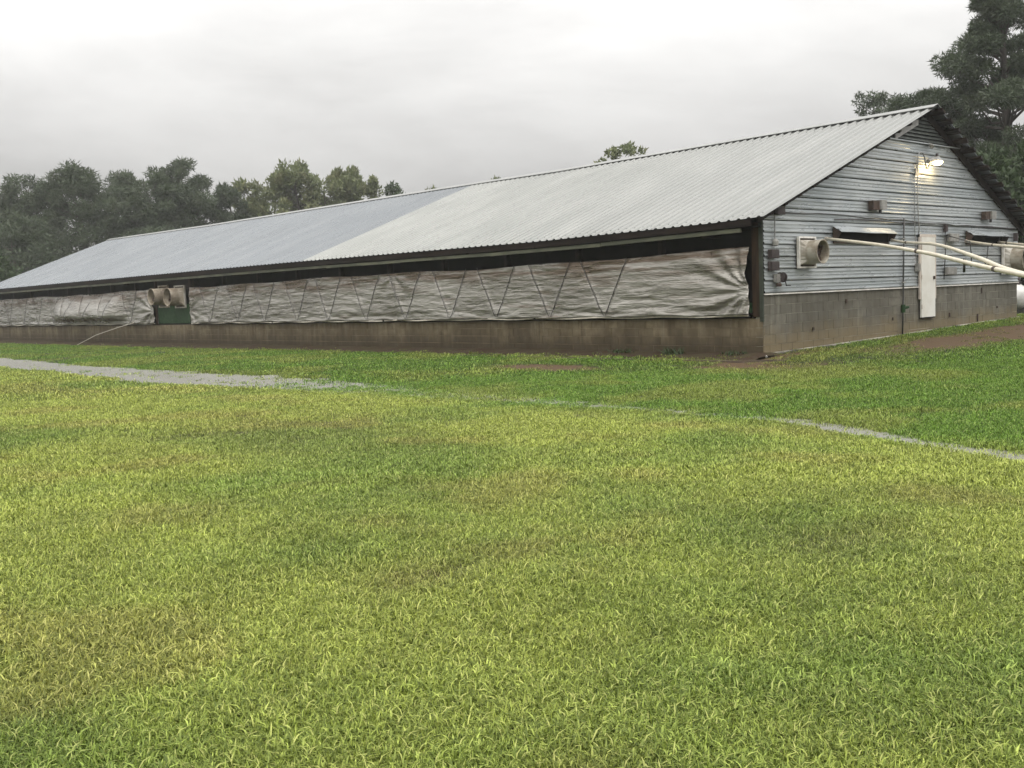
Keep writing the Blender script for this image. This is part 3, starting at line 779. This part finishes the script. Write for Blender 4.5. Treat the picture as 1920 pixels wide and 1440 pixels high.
boxthing('outlet_box', 6.19, 6.32, 1.56, 1.74, .11, MAT_BOX, 'small grey outlet box left of the white door', 'outlet')
boxthing('electrical_box', 7.84, 8.35, 2.26, 2.46, .12, MAT_BOX, 'grey electrical box right of the door, above the cream pipes', 'electrical box', 'grey boxes right of the door')
boxthing('electrical_box', 7.72, 8.22, 1.46, 1.64, .12, MAT_BOX, 'grey electrical box right of the door, below the cream pipes', 'electrical box', 'grey boxes right of the door')
boxthing('small_switch', 7.66, 7.78, 2.50, 2.66, .10, MAT_MAROON, 'tiny dark switch box above the upper grey box', 'switch')
boxthing('wall_bracket', 11.84, 11.94, 2.30, 2.52, .12, MAT_MAROON, 'dark bracket at the far right end of the siding', 'bracket')
t = empty('sensor', (6.9, 0, 4.5), 'small dark sensor under the gable vent', 'sensor')
MB().tube([(6.92, -.045, 4.53), (6.90, -.10, 4.52), (6.82, -.16, 4.47)], [.03, .045, .05], 8).build('sensor_body', MAT_BOX, t)
MB().box(6.88, 6.98, -.06, -.037, 4.50, 4.58).build('mount', MAT_BOX, t)

def line_thing(name, pts, r, mat, label, cat, group=None, n=6):
    o = MB().tube(pts, r, n).build(name, mat, smooth=True); return tag(o, label, cat, group)
wire = [(.62, 2.79), (1.4, 2.775), (2.0, 2.80), (2.93, 2.79), (3.5, 2.765), (3.91, 2.745), (4.4, 2.76), (4.87, 2.735), (5.6, 2.745), (6.3, 2.70), (6.94, 2.68), (7.7, 2.695), (8.3, 2.66), (8.9, 2.675), (9.6, 2.665), (10.4, 2.64), (11.2, 2.645), (12.1, 2.60)]
line_thing('wavy_cable', [(x, -.052, z) for x, z in wire], .013, MAT_CABLE, 'dark wavy cable strung across the whole gable siding', 'cable')
line_thing('straight_cable', [(x, -.047, 2.72-.006*x+.01*math.sin(x*2)) for x in np.linspace(2.6, 11.9, 24)], .011, MAT_MAROON, 'straight dark cable just below the wavy cable', 'cable')
line_thing('lamp_cable', [(6.20, -.05, 3.80), (6.18, -.05, 3.4), (6.16, -.05, 3.0), (6.17, -.05, 2.5), (6.22, -.05, 2.0), (6.24, -.06, 1.75)], .011, MAT_CONDUIT, 'thin left cable running down from the lamp to the outlet', 'cable')
line_thing('lamp_cable', [(6.32, -.05, 3.78), (6.33, -.05, 3.1), (6.35, -.05, 2.80), (6.37, -.06, 2.6), (6.34, -.06, 2.44)], .012, MAT_BOX, 'thin right cable running down from the lamp to the door head', 'cable')
line_thing('box_cable', [(7.74, -.05, 2.50), (7.74, -.055, 2.0), (7.70, -.055, 1.7), (7.66, -.055, 1.35)], .013, MAT_CABLE, 'dark cable right of the door joining the grey boxes', 'cable')
line_thing('thin_wire', [(10.95, -.05, 2.56), (10.9, -.05, 2.30), (10.85, -.05, 2.2)], .008, MAT_CABLE, 'short thin wire above the far fan', 'cable')
t = empty('water_pipe', (5.55, 0, .15), 'thin dark water pipe down the gable left of the door', 'pipe')
MB().tube([(5.64, -.055, 2.78), (5.60, -.055, 1.6), (5.57, -.055, .76), (5.52, -.06, .10)], .019, 7).build('pipe', MAT_CABLE, t, smooth=True)
MB().tube([(5.57, -.06, .62), (5.575, -.06, .80)], .05, 8).build('valve_body', MAT_GREEN, t)
MB().tube([(5.575, -.08, .72), (5.66, -.14, .74)], .03, 8).build('valve_handle', MAT_GREEN, t)
for z in (2.3, 1.3): MB().box(5.53, 5.66, -.08, -.037, z, z+.03).build('pipe_clip', MAT_BOX, t)

# cream feed pipes leaving the wall to the right, towards the lawn
def smooth_path(pts, n=5):
    P = [Vector(p) for p in pts]; out = []
    for i in range(len(P)-1):
        p0 = P[max(i-1, 0)]; p1 = P[i]; p2 = P[i+1]; p3 = P[min(i+2, len(P)-1)]
        for k in range(n):
            t = k/n; out.append(.5*((2*p1)+(p2-p0)*t+(2*p0-5*p1+4*p2-p3)*t*t+(3*p1-p0-3*p2+p3)*t*t*t))
    out.append(P[-1]); return out
def pipe(pts, r, label, couplings):
    root = empty('feed_pipe', pts[0], label, 'pipe', 'cream feed pipes leaving the gable')
    path = smooth_path(pts)
    MB().tube(path, r, 12).build('tube', MAT_PVC, root, smooth=True)
    for c_ in couplings:
        i = int(c_*(len(path)-2)); a = path[i]; d = (path[i+1]-path[i]).normalized()
        MB().tube([a-d*.05, a+d*.05], r+.007, 12).build('coupling', MAT_RUSTDARK, root)
    a = path[0]; d = (path[1]-path[0]).normalized()
    MB().tube([a-d*.06, a+d*.03], r+.012, 10).build('end_collar', MAT_TRIM, root)
    return root
pipe([(2.14, -.13, 2.28), (-.08, -2.37, 2.02), (-2.33, -4.42, 1.75), (-4.34, -6.0, 1.52), (-6.1, -7.26, 1.37), (-7.46, -8.2, 1.27), (-9.6, -9.7, 1.2)], .029, 'nearest cream feed pipe, sagging from the left vent hood across the door', (.32, .62))
pipe([(4.92, -.13, 2.27), (3.62, -1.12, 2.15), (1.53, -2.63, 2.02), (-.13, -3.70, 1.89), (-2.50, -5.09, 1.70), (-4.06, -5.98, 1.58), (-5.13, -6.65, 1.46), (-6.0, -7.22, 1.38)], .028, 'cream feed pipe that bends at the door and joins the nearest pipe', (.15,))
pipe([(8.75, -.12, 2.28), (5.97, -1.94, 2.06), (3.32, -3.61, 1.90), (.56, -5.18, 1.75), (-3, -7.3, 1.6)], .030, 'upper cream feed pipe that starts right of the door', (.27,))
pipe([(10.75, -.12, 2.26), (9.18, -1.35, 2.12), (6.97, -2.88, 1.97), (3, -5.7, 1.8)], .030, 'farthest cream feed pipe, starting under the right vent hood', (.2,))
line_thing('pipe_strap', [(-3.85, -5.64, 1.62), (-3.86, -5.64, 1.50), (-3.84, -5.63, 1.44)], .018, MAT_CABLE, 'dark strap wrapped round the nearest pipe at its join', 'strap')
line_thing('hanger_wire', [(7.75, -.06, 2.42), (7.86, -.60, 2.23), (7.9, -.62, 1.9), (7.92, -.60, 1.62)], .014, MAT_CABLE, 'dark hanger rod hanging from the upper pipe right of the door', 'hanger')
line_thing('hanger_wire', [(10.2, -.055, 2.24), (10.15, -.055, 1.9), (9.95, -.055, 1.62)], .014, MAT_CABLE, 'slanting dark wire below the right vent hood', 'hanger')
line_thing('drain_rod', [(-.13, 29.0, .86), (-.35, 30.3, .66), (-.75, 31.7, .36), (-1.1, 32.9, -.04)], .012, MAT_ROPE, 'thin white rod leaning against the block wall left of the ducts', 'rod')

# propane tank beyond the far gable end
t = empty('gas_tank', (15.6, 1.2, .2), 'white gas tank standing beyond the far end of the gable', 'gas tank')
tz = .74
MB().lathe([(0, .001), (.05, .20), (.18, .34), (.36, .385), (2.6, .385), (2.78, .34), (2.91, .2), (2.96, .001)], (14.35, .9, tz), (.9, .35, 0), 22).build('vessel', MAT_TANK, t, smooth=True)
MB().lathe([(0, .13), (.20, .13), (.24, .08), (.25, .001)], (14.75, 1.05, tz+.36), (0, 0, 1), 14).build('valve_cover', MAT_MAROON, t)
for k in (.25, .8):
    cxk = 14.35+2.96*k*.93; cyk = .9+2.96*k*.36
    MB().box(cxk-.07, cxk+.07, cyk-.3, cyk+.3, .0, tz-.30).build('leg', MAT_BOX, t)
# timber edging between soil and lawn
V = []; F = []
ye = np.arange(-1.0, 8.2, .4)
for i, yy in enumerate(ye):
    x = -1.08-.02*yy+.02*math.sin(yy*1.7)+(.25 if yy < -.5 else 0); z = float(ground_z(x, yy))
    V += [(x-.03, yy, z-.05), (x+.03, yy, z-.05), (x+.03, yy, z+.035), (x-.03, yy, z+.035)]
    if i:
        for k in range(4): F.append((4*i-4+k, 4*i-4+(k+1)%4, 4*i+(k+1)%4, 4*i+k))
F += [(3,2,1,0), tuple(4*(len(ye)-1)+k for k in range(4))]
tag(MB().add(V, F).build('edging_timber', MAT_EDGING), 'low dark timber edging between soil strip and grass', 'edging')
tag(MB().lathe([(-.02, .001), (-.012, .022), (.008, .025), (.02, .012), (.023, .001)], (-.42, -.32, float(ground_z(-.42, -.32))+.03), (0, .2, 1), 7).build('pale_stone', MAT_TANK), 'small pale stone on the soil at the barn corner', 'stone')

# ------------------------------------------------------------------ trees
def add_shade(o, vals):
    a = o.data.attributes.new('shade', 'FLOAT', 'POINT'); a.data.foreach_set('value', np.asarray(vals, np.float32))
def tri_cloud(centers, radii, flat, per, size, width, r, up=0.):
    """leaf-sized triangles through ellipsoidal clumps"""
    N = len(centers)*per
    c = np.repeat(centers, per, 0); R = np.repeat(radii, per)
    d = r.normal(size=(N, 3)); d /= np.linalg.norm(d, axis=1, keepdims=True); rad = r.random(N)**.45
    off = d*rad[:, None]*R[:, None]; off[:, 2] *= flat
    p = c+off
    ax = d*.9 + r.normal(size=(N, 3))*.7; ax[:, 2] += up; ax /= np.linalg.norm(ax, axis=1, keepdims=True)
    sd = np.cross(ax, r.normal(size=(N, 3))); sd /= np.linalg.norm(sd, axis=1, keepdims=True)
    L = size*(.6+.8*r.random(N))[:, None]; W = width*(.6+.8*r.random(N))[:, None]
    V = np.stack([p-sd*W*.5, p+sd*W*.5, p+ax*L], 1).reshape(-1, 3)
    sh = np.repeat(np.clip(r.random(len(centers))[:, None]*.5+r.random((len(centers), per))*.5, 0, 1).reshape(-1), 3)
    return V, np.arange(N*3).reshape(-1, 3), sh
def tree(name, label, x, y, H, R, lo, seed, ncl, per, clr, flat, size, width, mat, trunk_r, shape='dome', lean=0., up=0.):
    r = np.random.default_rng(seed); g = float(ground_z(x, y))
    root = empty(name, (x, y, g), label, 'tree', 'trees behind the barn')
    # clump centres
    C = []; h0 = lo*H
    while len(C) < ncl:
        t = r.random()
        if shape == 'dome': prof = math.sqrt(max(0, 1-((t-.32)/.70)**2)) if t > .32 else .62+.38*t/.32
        elif shape == 'open': prof = (.95-.55*t**1.6)*(.55+.45*abs(math.sin(t*9+seed)))
        elif shape == 'cone': t = t**.62; prof = (.04+.96*(1-t)**.85)*(.70+.30*abs(math.sin(t*11+seed)))
        elif shape == 'spire': prof = max(.08, (1-t)**.75)*(.7+.3*abs(math.sin(t*14+seed)))
        else: prof = math.sqrt(max(.02, 1-((t-.45)/.58)**2))
        an = r.random()*6.283; rr = R*prof*(.25+.75*r.random()**.6)
        C.append((math.cos(an)*rr+lean*t, math.sin(an)*rr, h0+(H-h0-clr*.5)*t))
    C = np.array(C); cr_ = clr*(.65+.7*r.random(ncl))*(1-.35*(C[:, 2]-h0)/(H-h0))
    base = np.array([x, y, g])
    V, F, sh = tri_cloud(C+base, cr_, flat, per, size, width, r, up)
    cro = np_mesh('crown', V, F, mat, root); add_shade(cro, sh)
    tr = MB(); hs = np.linspace(0, H*.93, 7); bx_, by_ = r.normal(size=2)*.12*R
    def tp(h): t = h/H; return Vector((x+bx_*math.sin(t*3.5)+lean*max(0, t-lo), y+by_*math.sin(t*3.1), g-.3+h))
    tr.tube([tp(h) for h in hs], [trunk_r*(1-.82*h/H) for h in hs], 8)
    for i in r.permutation(ncl)[:int(ncl*.6)]:
        c = Vector(tuple(C[i]+base)); hr = max(h0*.75, C[i, 2]-.35*math.hypot(C[i, 0], C[i, 1])-.3)
        a = tp(min(hr, H*.9)); mid = (a+c)*.5+Vector((0, 0, -.10*R*r.random()))
        tr.tube([a, mid, c], [trunk_r*.30*(1-.6*hr/H), trunk_r*.18*(1-.5*hr/H), trunk_r*.06], 5, False)
    tr.build('trunk', MAT_BARK, root)
    return root
P_, D_ = MAT_PINE, MAT_DECID
tree('pine_tree', 'tall pine at the left picture edge, partly cut off by it', 8.0, 75, 11.0, 4.2, .18, 101, 90, 260, 1.2, .8, .34, .10, P_, .28)
tree('pine_tree', 'spiky topped pine second from the left behind the roof', 10.6, 72.8, 11.9, 3.0, .2, 102, 80, 260, 1.0, .8, .32, .095, P_, .26)
tree('pine_tree', 'dense pine with rounded dome top left of the roof peak', 12.5, 68.3, 12.3, 3.4, .15, 103, 130, 300, 1.05, .85, .30, .09, P_, .3)
tree('pine_tree', 'thin pale pine showing between two dense dark pines', 21.0, 79.8, 13.6, 2.6, .3, 104, 46, 220, .9, .8, .32, .095, P_, .25, 'open')
tree('pine_tree', 'broad umbrella pine with bare limbs and sky gaps under its crown', 16.4, 64.5, 12.0, 4.0, .52, 105, 74, 300, 1.0, .62, .30, .09, P_, .3)
tree('pine_tree', 'umbrella pine with round right shoulder, highest of the left group', 18.6, 63.6, 12.5, 2.7, .54, 106, 54, 300, .9, .65, .30, .09, P_, .28)
tree('pine_tree', 'lower dark pine right of the umbrella pines', 21.1, 65.7, 9.9, 2.7, .2, 107, 70, 260, .95, .75, .30, .09, P_, .24)
tree('pine_tree', 'pine with several short spikes on top above the roof', 22.9, 64.1, 10.9, 2.2, .25, 108, 60, 260, .75, .9, .30, .09, P_, .22, 'open')
tree('pine_tree', 'low dark pine filling in below the umbrella pines', 15.2, 60.5, 7.3, 4.4, .1, 110, 90, 280, 1.1, .8, .30, .09, P_, .22)
tree('pine_tree', 'low dark pine behind the far eave end on the left', 7.0, 66, 8.5, 4.6, .05, 111, 90, 280, 1.15, .8, .30, .09, P_, .22)
tree('leafy_tree', 'low green leafy tree beyond the far left roof corner', 3.6, 62, 5.4, 3.4, .05, 112, 70, 110, 1.0, .8, .35, .2, MAT_SHRUB, .16, 'round')
tree('leafy_tree', 'sparse pale tree with sky showing through, right of the spiky pine', 25.4, 65.2, 11.4, 2.6, .25, 113, 80, 90, .8, .8, .3, .18, D_, .16, 'open', up=.5)
tree('leafy_tree', 'large pale green leafy tree above the middle of the old roof', 28.4, 63.2, 12.5, 3.3, .15, 114, 110, 130, .9, 1.1, .32, .2, D_, .25, 'round', up=.8)
tree('leafy_tree', 'pale green leafy tree with twin tops right of the large one', 32.9, 63.1, 12.5, 2.5, .15, 115, 80, 260, .75, 1.3, .32, .2, D_, .22, 'round', up=.9)
tree('leafy_tree', 'low pale leafy tree filling between the large and the twin topped tree', 30.8, 62.5, 11.7, 2.4, .1, 122, 60, 130, .8, 1.0, .30, .18, D_, .18, 'round', up=.7)
tree('leafy_tree', 'low pale leafy tree under the left flank of the large pale tree', 26.6, 61.0, 8.9, 2.4, .1, 123, 60, 130, .8, 1.0, .30, .18, D_, .16, 'round', up=.6)
tree('leafy_tree', 'narrow yellowish young tree with thin trunks above the ridge', 34.9, 61.4, 11.6, 1.2, .35, 116, 26, 90, .6, 1.2, .28, .18, D_, .1, 'spire', up=.6)
tree('leafy_tree', 'small far rounded tree at the right end of the left tree row', 43.2, 70, 12.6, 2.3, .25, 117, 60, 120, .8, .9, .32, .2, MAT_SHRUB, .2, 'round')
tree('leafy_tree', 'tree whose tip just shows over the ridge at the roof colour change', 30.3, 47.5, 9.3, 1.4, .4, 118, 26, 70, .55, 1.0, .28, .2, D_, .14, 'round', up=.5)
tree('leafy_tree', 'tree whose tip just shows over the ridge right of the colour change', 33.5, 44.5, 9.7, 1.0, .4, 119, 22, 70, .45, 1.0, .28, .2, D_, .14, 'spire', up=.5)
tree('leafy_tree', 'small leafy tree top peeking over the middle of the ridge', 31.4, 32.9, 9.1, 1.6, .55, 120, 40, 30, .32, .9, .24, .2, D_, .1, 'round', up=.4)
tree('leafy_tree', 'two leafy clumps of a taller tree top over the middle of the ridge', 32.9, 31.6, 10.35, 2.2, .62, 121, 44, 55, .42, .9, .22, .18, D_, .1, 'round', up=.4)
tree('pine_tree', 'towering dark pine with heavy limbs right of the gable peak', 26.4, 6.4, 13.5, 4.9, .20, 201, 122, 560, .74, .55, .20, .055, P_, .36, 'cone')
tree('pine_tree', 'dark pine with lower spreading crown just left of the towering pine', 27.4, 9.8, 10.0, 2.5, .15, 202, 100, 420, .75, .68, .20, .055, P_, .26, 'dome')
tree('pine_tree', 'lighter sparse pine rising behind the roof near the gable peak', 39.6, 18.6, 12.4, 2.7, .5, 203, 70, 90, .48, .65, .20, .07, P_, .18, 'open')
tree('pine_tree', 'tall dark pine at the right picture edge', 31.5, 3.0, 14.8, 3.6, .2, 204, 100, 480, .9, .62, .22, .06, P_, .32, 'open')
tree('pine_tree', 'dark pine filling the gap behind the towering pine', 36.5, 8.5, 8.0, 4.2, .1, 205, 80, 320, 1.0, .75, .24, .07, P_, .28, 'dome')
tree('leafy_tree', 'green leafy tree just outside the right roof slope', 21.2, 3.8, 5.6, 2.8, .08, 206, 90, 170, .8, .8, .26, .14, MAT_SHRUB, .16, 'round')
tree('leafy_tree', 'low green bushy tree beyond the gas tank', 24.5, 1.0, 4.6, 3.0, .02, 207, 90, 160, .9, .8, .26, .14, MAT_SHRUB, .14, 'round')

# ------------------------------------------------------------------ grass and weeds
def blades(n, rad, lmin, lmax, width, r, droop=.75, flat=.3):
    """a tuft: nearly straight three-triangle blades rooted inside a small disc, some of them lying over"""
    V = []; F = []; B = []
    for _ in range(n):
        a = r.random()*6.283; rr = rad*math.sqrt(r.random()); bx_, by_ = rr*math.cos(a), rr*math.sin(a)
        d = r.random()*6.283; L = lmin+(lmax-lmin)*r.random()**1.4; w = width*(.6+.8*r.random())
        tilt = droop*(.15+1.0*r.random())
        if r.random() < flat: tilt = 1.0+.35*r.random(); L *= 1.25
        dx, dy = math.cos(d), math.sin(d); tw = r.normal()*.5; px, py = -math.sin(d+tw), math.cos(d+tw)
        t1 = tilt*.9; t2 = min(tilt*1.12+.12*r.random(), 1.62)
        h0 = .003*r.random() + (.014*r.random() if tilt > 1 else 0)
        m1 = (bx_+dx*math.sin(t1)*L*.5, by_+dy*math.sin(t1)*L*.5, h0+math.cos(t1)*L*.5)
        tip = (m1[0]+dx*math.sin(t2)*L*.5, m1[1]+dy*math.sin(t2)*L*.5, max(m1[2]+math.cos(t2)*L*.5, .004))
        b = len(V)
        V += [(bx_-px*w*.35, by_-py*w*.35, -.006), (bx_+px*w*.35, by_+py*w*.35, -.006), (m1[0]-px*w*.5, m1[1]-py*w*.5, m1[2]), (m1[0]+px*w*.5, m1[1]+py*w*.5, m1[2]), tip]
        F += [(b, b+1, b+3), (b, b+3, b+2), (b+2, b+3, b+4)]
        q = r.random(); B += [q]*5
    return V, F, B
gr_ = np.random.default_rng(5)
variants = []
for k in range(5): variants.append(blades(24, .05, .016, .040, .0040, gr_, 1.05, .48) if k < 3 else blades(21, .06, .020, .044, .0040, gr_, 1.05, .55))         # 0-4 near lawn
for k in range(4): variants.append(blades(32, .085, .018, .042, .0052, gr_, 1.0, .42))         # 5-8 middle distance
for k in range(3): variants.append(blades(34, .17, .022, .048, .011, gr_, .95, .25))           # 9-11 far
Vg = []; Fg = []; Bg = []; Ig = []
for k, (v, f, b) in enumerate(variants):
    o = len(Vg); Vg += v; Fg += [tuple(i+o for i in t) for t in f]; Bg += b; Ig += [k]*len(v)
CX, CY = -17.573, -11.70; A0 = math.atan2(.73211, .67591)
pts = []; pick = []
def scatter(r0, r1, dens, ks):
    half = math.radians(37); n = int(half*(r1*r1-r0*r0)*dens)
    a = A0+(gr_.random(n)*2-1)*half; r = np.sqrt(r0*r0+(r1*r1-r0*r0)*gr_.random(n))
    x = CX+np.cos(a)*r; y = CY+np.sin(a)*r
    pts.append(np.stack([x, y], 1)); pick.append(gr_.integers(ks[0], ks[1]+1, n))
scatter(1.9, 3.8, 1900, (0, 4)); scatter(3.8, 5.5, 1700, (0, 4)); scatter(5.5, 8.0, 1150, (0, 4)); scatter(8.0, 12, 560, (5, 8)); scatter(12, 19, 290, (5, 8)); scatter(19, 34, 85, (9, 11)); scatter(34, 64, 28, (9, 11))
XY = np.concatenate(pts); PK = np.concatenate(pick); X, Y = XY[:, 0], XY[:, 1]
Z = ground_z(X, Y); bare = bare_mask(X, Y)
keep = ~((X > -.05) & (X < 12.3) & (Y > -.06) & (Y < 48.2))
strip_edge = -1.02 - .22*fbm(Y, Y*0, 1.2, 61, 3) - .012*np.clip(Y, 0, 20) + .25
keep &= ~((X > strip_edge+.55*gr_.random(len(X))**3+.02) & (X <= 0) & (Y > -.35) & (Y < 48.2))
keep &= gr_.random(len(X)) > bare*.93
emerge = np.interp(Y, [-9, -6.4, -5.6, -5.0, -3.5, 0, 2, 4, 6, 8, 20, 40], [.10, .12, .16, .34, .55, .58, .52, .38, .20, .06, .02, .03])
emerge = np.clip(emerge*(.35+1.3*fbm(X*1.4, Y*.5, .9, 97, 3)), 0, 1)
keep &= (Z > WATER_Z-.008) | (gr_.random(len(X)) < emerge)
keep &= ~((X > 14) | (Y > 58))
X, Y, Z, PK, bare = X[keep], Y[keep], Z[keep], PK[keep], bare[keep]
N = len(X)
# colour of the turf itself: lush strip by the barn, yellowing lawn with drier and greener patches
lush = sstep(-8.7, -7.4, X+(fbm(X, Y, 1.5, 81, 3)-.5)*1.2)
rc = np.hypot(X-CX, Y-CY); yel = sstep(.34, .64, fbm(X, Y, 2.2, 83, 4)-.10*sstep(5.5, 3.5, rc)+.07*sstep(6, 9, rc))
dry = sstep(.56, .70, fbm(X, Y, 1.3, 87, 4))
cG = np.array([.158, .226, .046]); cY = np.array([.262, .312, .068]); cB = np.array([.272, .245, .078]); cL = np.array([.105, .190, .026]); cL2 = np.array([.165, .215, .042])
T = cG*(1-yel[:, None])+cY*yel[:, None]; T = T*(1-.42*dry[:, None])+cB*.42*dry[:, None]
l2 = sstep(.42, .62, fbm(X, Y, 1.6, 91, 3))
TL = cL*(1-l2[:, None])+cL2*l2[:, None]
T = T*(1-lush[:, None])+TL*lush[:, None]
T = T*(1-.6*bare[:, None])+np.array([.16, .12, .06])*.6*bare[:, None]
T *= ((.80+.40*gr_.random(N))*(.80+.40*fbm(X, Y, .28, 99, 3)))[:, None]
scl = (.75+.55*gr_.random(N))*(.8+.45*fbm(X, Y, .5, 95, 3))*(1-.35*bare)
rot = np.stack([(gr_.random(N)-.5)*.35, (gr_.random(N)-.5)*.35, gr_.random(N)*6.283], 1)
nv = len(Vg); allv = np.concatenate([np.array(Vg), np.stack([X, Y, Z], 1)]).astype(np.float32)
me = bpy.data.meshes.new('grass')
me.vertices.add(len(allv)); me.vertices.foreach_set('co', allv.ravel())
Fg = np.array(Fg, np.int32); me.loops.add(Fg.size); me.loops.foreach_set('vertex_index', Fg.ravel())
me.polygons.add(len(Fg)); me.polygons.foreach_set('loop_start', np.arange(0, Fg.size, 3, dtype=np.int32)); me.update(calc_edges=True)
def attr(nm, typ, vals, key):
    a = me.attributes.new(nm, typ, 'POINT'); a.data.foreach_set(key, np.ascontiguousarray(vals).ravel())
z1 = np.zeros(nv)
attr('var', 'INT', np.concatenate([np.array(Ig), -np.ones(N)]).astype(np.int32), 'value')
attr('pick', 'INT', np.concatenate([z1, PK]).astype(np.int32), 'value')
attr('scl', 'FLOAT', np.concatenate([z1, scl]).astype(np.float32), 'value')
attr('blade', 'FLOAT', np.concatenate([np.array(Bg), np.zeros(N)]).astype(np.float32), 'value')
attr('rotv', 'FLOAT_VECTOR', np.concatenate([np.zeros((nv, 3)), rot]).astype(np.float32), 'vector')
attr('tint', 'FLOAT_VECTOR', np.concatenate([np.zeros((nv, 3)), T]).astype(np.float32), 'vector')
grass = bpy.data.objects.new('grass', me); COL.objects.link(grass)
tag(grass, 'short grass blades growing over the whole lawn', kind='stuff')
m = M('grass_blade', .5, 0, .22)
ti = m.n('ShaderNodeAttribute', attribute_name='tint', attribute_type='INSTANCER'); bl = m.n('ShaderNodeAttribute', attribute_name='blade')
c = m.mix(m.ramp(bl.outputs['Fac'],   .0, 1., .0, .75), m.mix(1.0, ti.outputs['Vector'], (.42, .46, .34), 'MULTIPLY'), m.mix(1.0, ti.outputs['Vector'], (2.2, 2.08, 2.1), 'MULTIPLY'))
c = m.mix(m.ramp(bl.outputs['Fac'], .94, .96, 0, .4), c, (.38, .33, .15))
m.color(c)
tr = m.n('ShaderNodeBsdfTranslucent'); m.link(c, tr.inputs[0]); mx = m.n('ShaderNodeMixShader'); mx.inputs[0].default_value = .20
m.link(m.b.outputs[0], mx.inputs[1]); m.link(tr.outputs[0], mx.inputs[2]); m.link(mx.outputs[0], m.t.nodes['Material Output'].inputs[0])
me.materials.append(m.m)
ng = bpy.data.node_groups.new('grass_instances', 'GeometryNodeTree')
ng.interface.new_socket('Geometry', in_out='INPUT', socket_type='NodeSocketGeometry'); ng.interface.new_socket('Geometry', in_out='OUTPUT', socket_type='NodeSocketGeometry')
gi = ng.nodes.new('NodeGroupInput'); go = ng.nodes.new('NodeGroupOutput'); L = ng.links.new
def named(nm, typ):
    n = ng.nodes.new('GeometryNodeInputNamedAttribute'); n.data_type = typ; n.inputs['Name'].default_value = nm; return n.outputs['Attribute']
va = named('var', 'INT')
def sep(k):
    cmp_ = ng.nodes.new('FunctionNodeCompare'); cmp_.data_type = 'INT'; cmp_.operation = 'EQUAL'; cmp_.inputs[3].default_value = k; L(va, cmp_.inputs[2])
    s = ng.nodes.new('GeometryNodeSeparateGeometry'); s.domain = 'POINT'; L(gi.outputs[0], s.inputs[0]); L(cmp_.outputs[0], s.inputs['Selection']); return s.outputs[0]
jn = ng.nodes.new('GeometryNodeJoinGeometry')
for k in reversed(range(len(variants))):
    g2 = ng.nodes.new('GeometryNodeGeometryToInstance'); L(sep(k), g2.inputs[0]); L(g2.outputs[0], jn.inputs[0])
ip = ng.nodes.new('GeometryNodeInstanceOnPoints'); L(sep(-1), ip.inputs['Points']); L(jn.outputs[0], ip.inputs['Instance'])
ip.inputs['Pick Instance'].default_value = True
L(named('pick', 'INT'), ip.inputs['Instance Index']); L(named('rotv', 'FLOAT_VECTOR'), ip.inputs['Rotation']); L(named('scl', 'FLOAT'), ip.inputs['Scale'])
L(ip.outputs[0], go.inputs[0])
gm = grass.modifiers.new('grass_instances', 'NODES'); gm.node_group = ng

# weeds against the block wall
def weed(x, y, h, n, seed, label):
    r = np.random.default_rng(seed); v, f, b = blades(n, .22, h*.5, h, .016, r, .8)
    g = float(ground_z(x, y))+.03
    o = np_mesh('weed_clump', np.array(v)*np.array([.8, 1.5, 1])+np.array([x, y, g]), np.array(f), MAT_SHRUB); add_shade(o, b)
    tag(o, label, 'weeds', 'weeds along the block wall')
weed(-.30, 2.0, .22, 70, 1, 'bluish green weed clump on the soil strip, largest of the three')
weed(-.30, 3.45, .16, 55, 2, 'low weed clump left of the largest one on the soil')
weed(-.25, .55, .13, 60, 3, 'low spreading weed clump at the soil strip near the barn corner')

# ------------------------------------------------------------------ rainy air
HZ = MB().box(-330, 330, -330, 330, -2.0, 18.0)
hm = bpy.data.materials.new('rain_haze'); hm.use_nodes = True; ht = hm.node_tree; ht.nodes.clear()
pv = ht.nodes.new('ShaderNodeVolumePrincipled'); pv.inputs['Color'].default_value = (.92, .93, .93, 1); pv.inputs['Density'].default_value = 0.0007; pv.inputs['Anisotropy'].default_value = 0.2
ho = ht.nodes.new('ShaderNodeOutputMaterial'); ht.links.new(pv.outputs[0], ho.inputs['Volume'])
tag(HZ.build('haze', hm), 'thin rainy haze filling the air', kind='stuff')
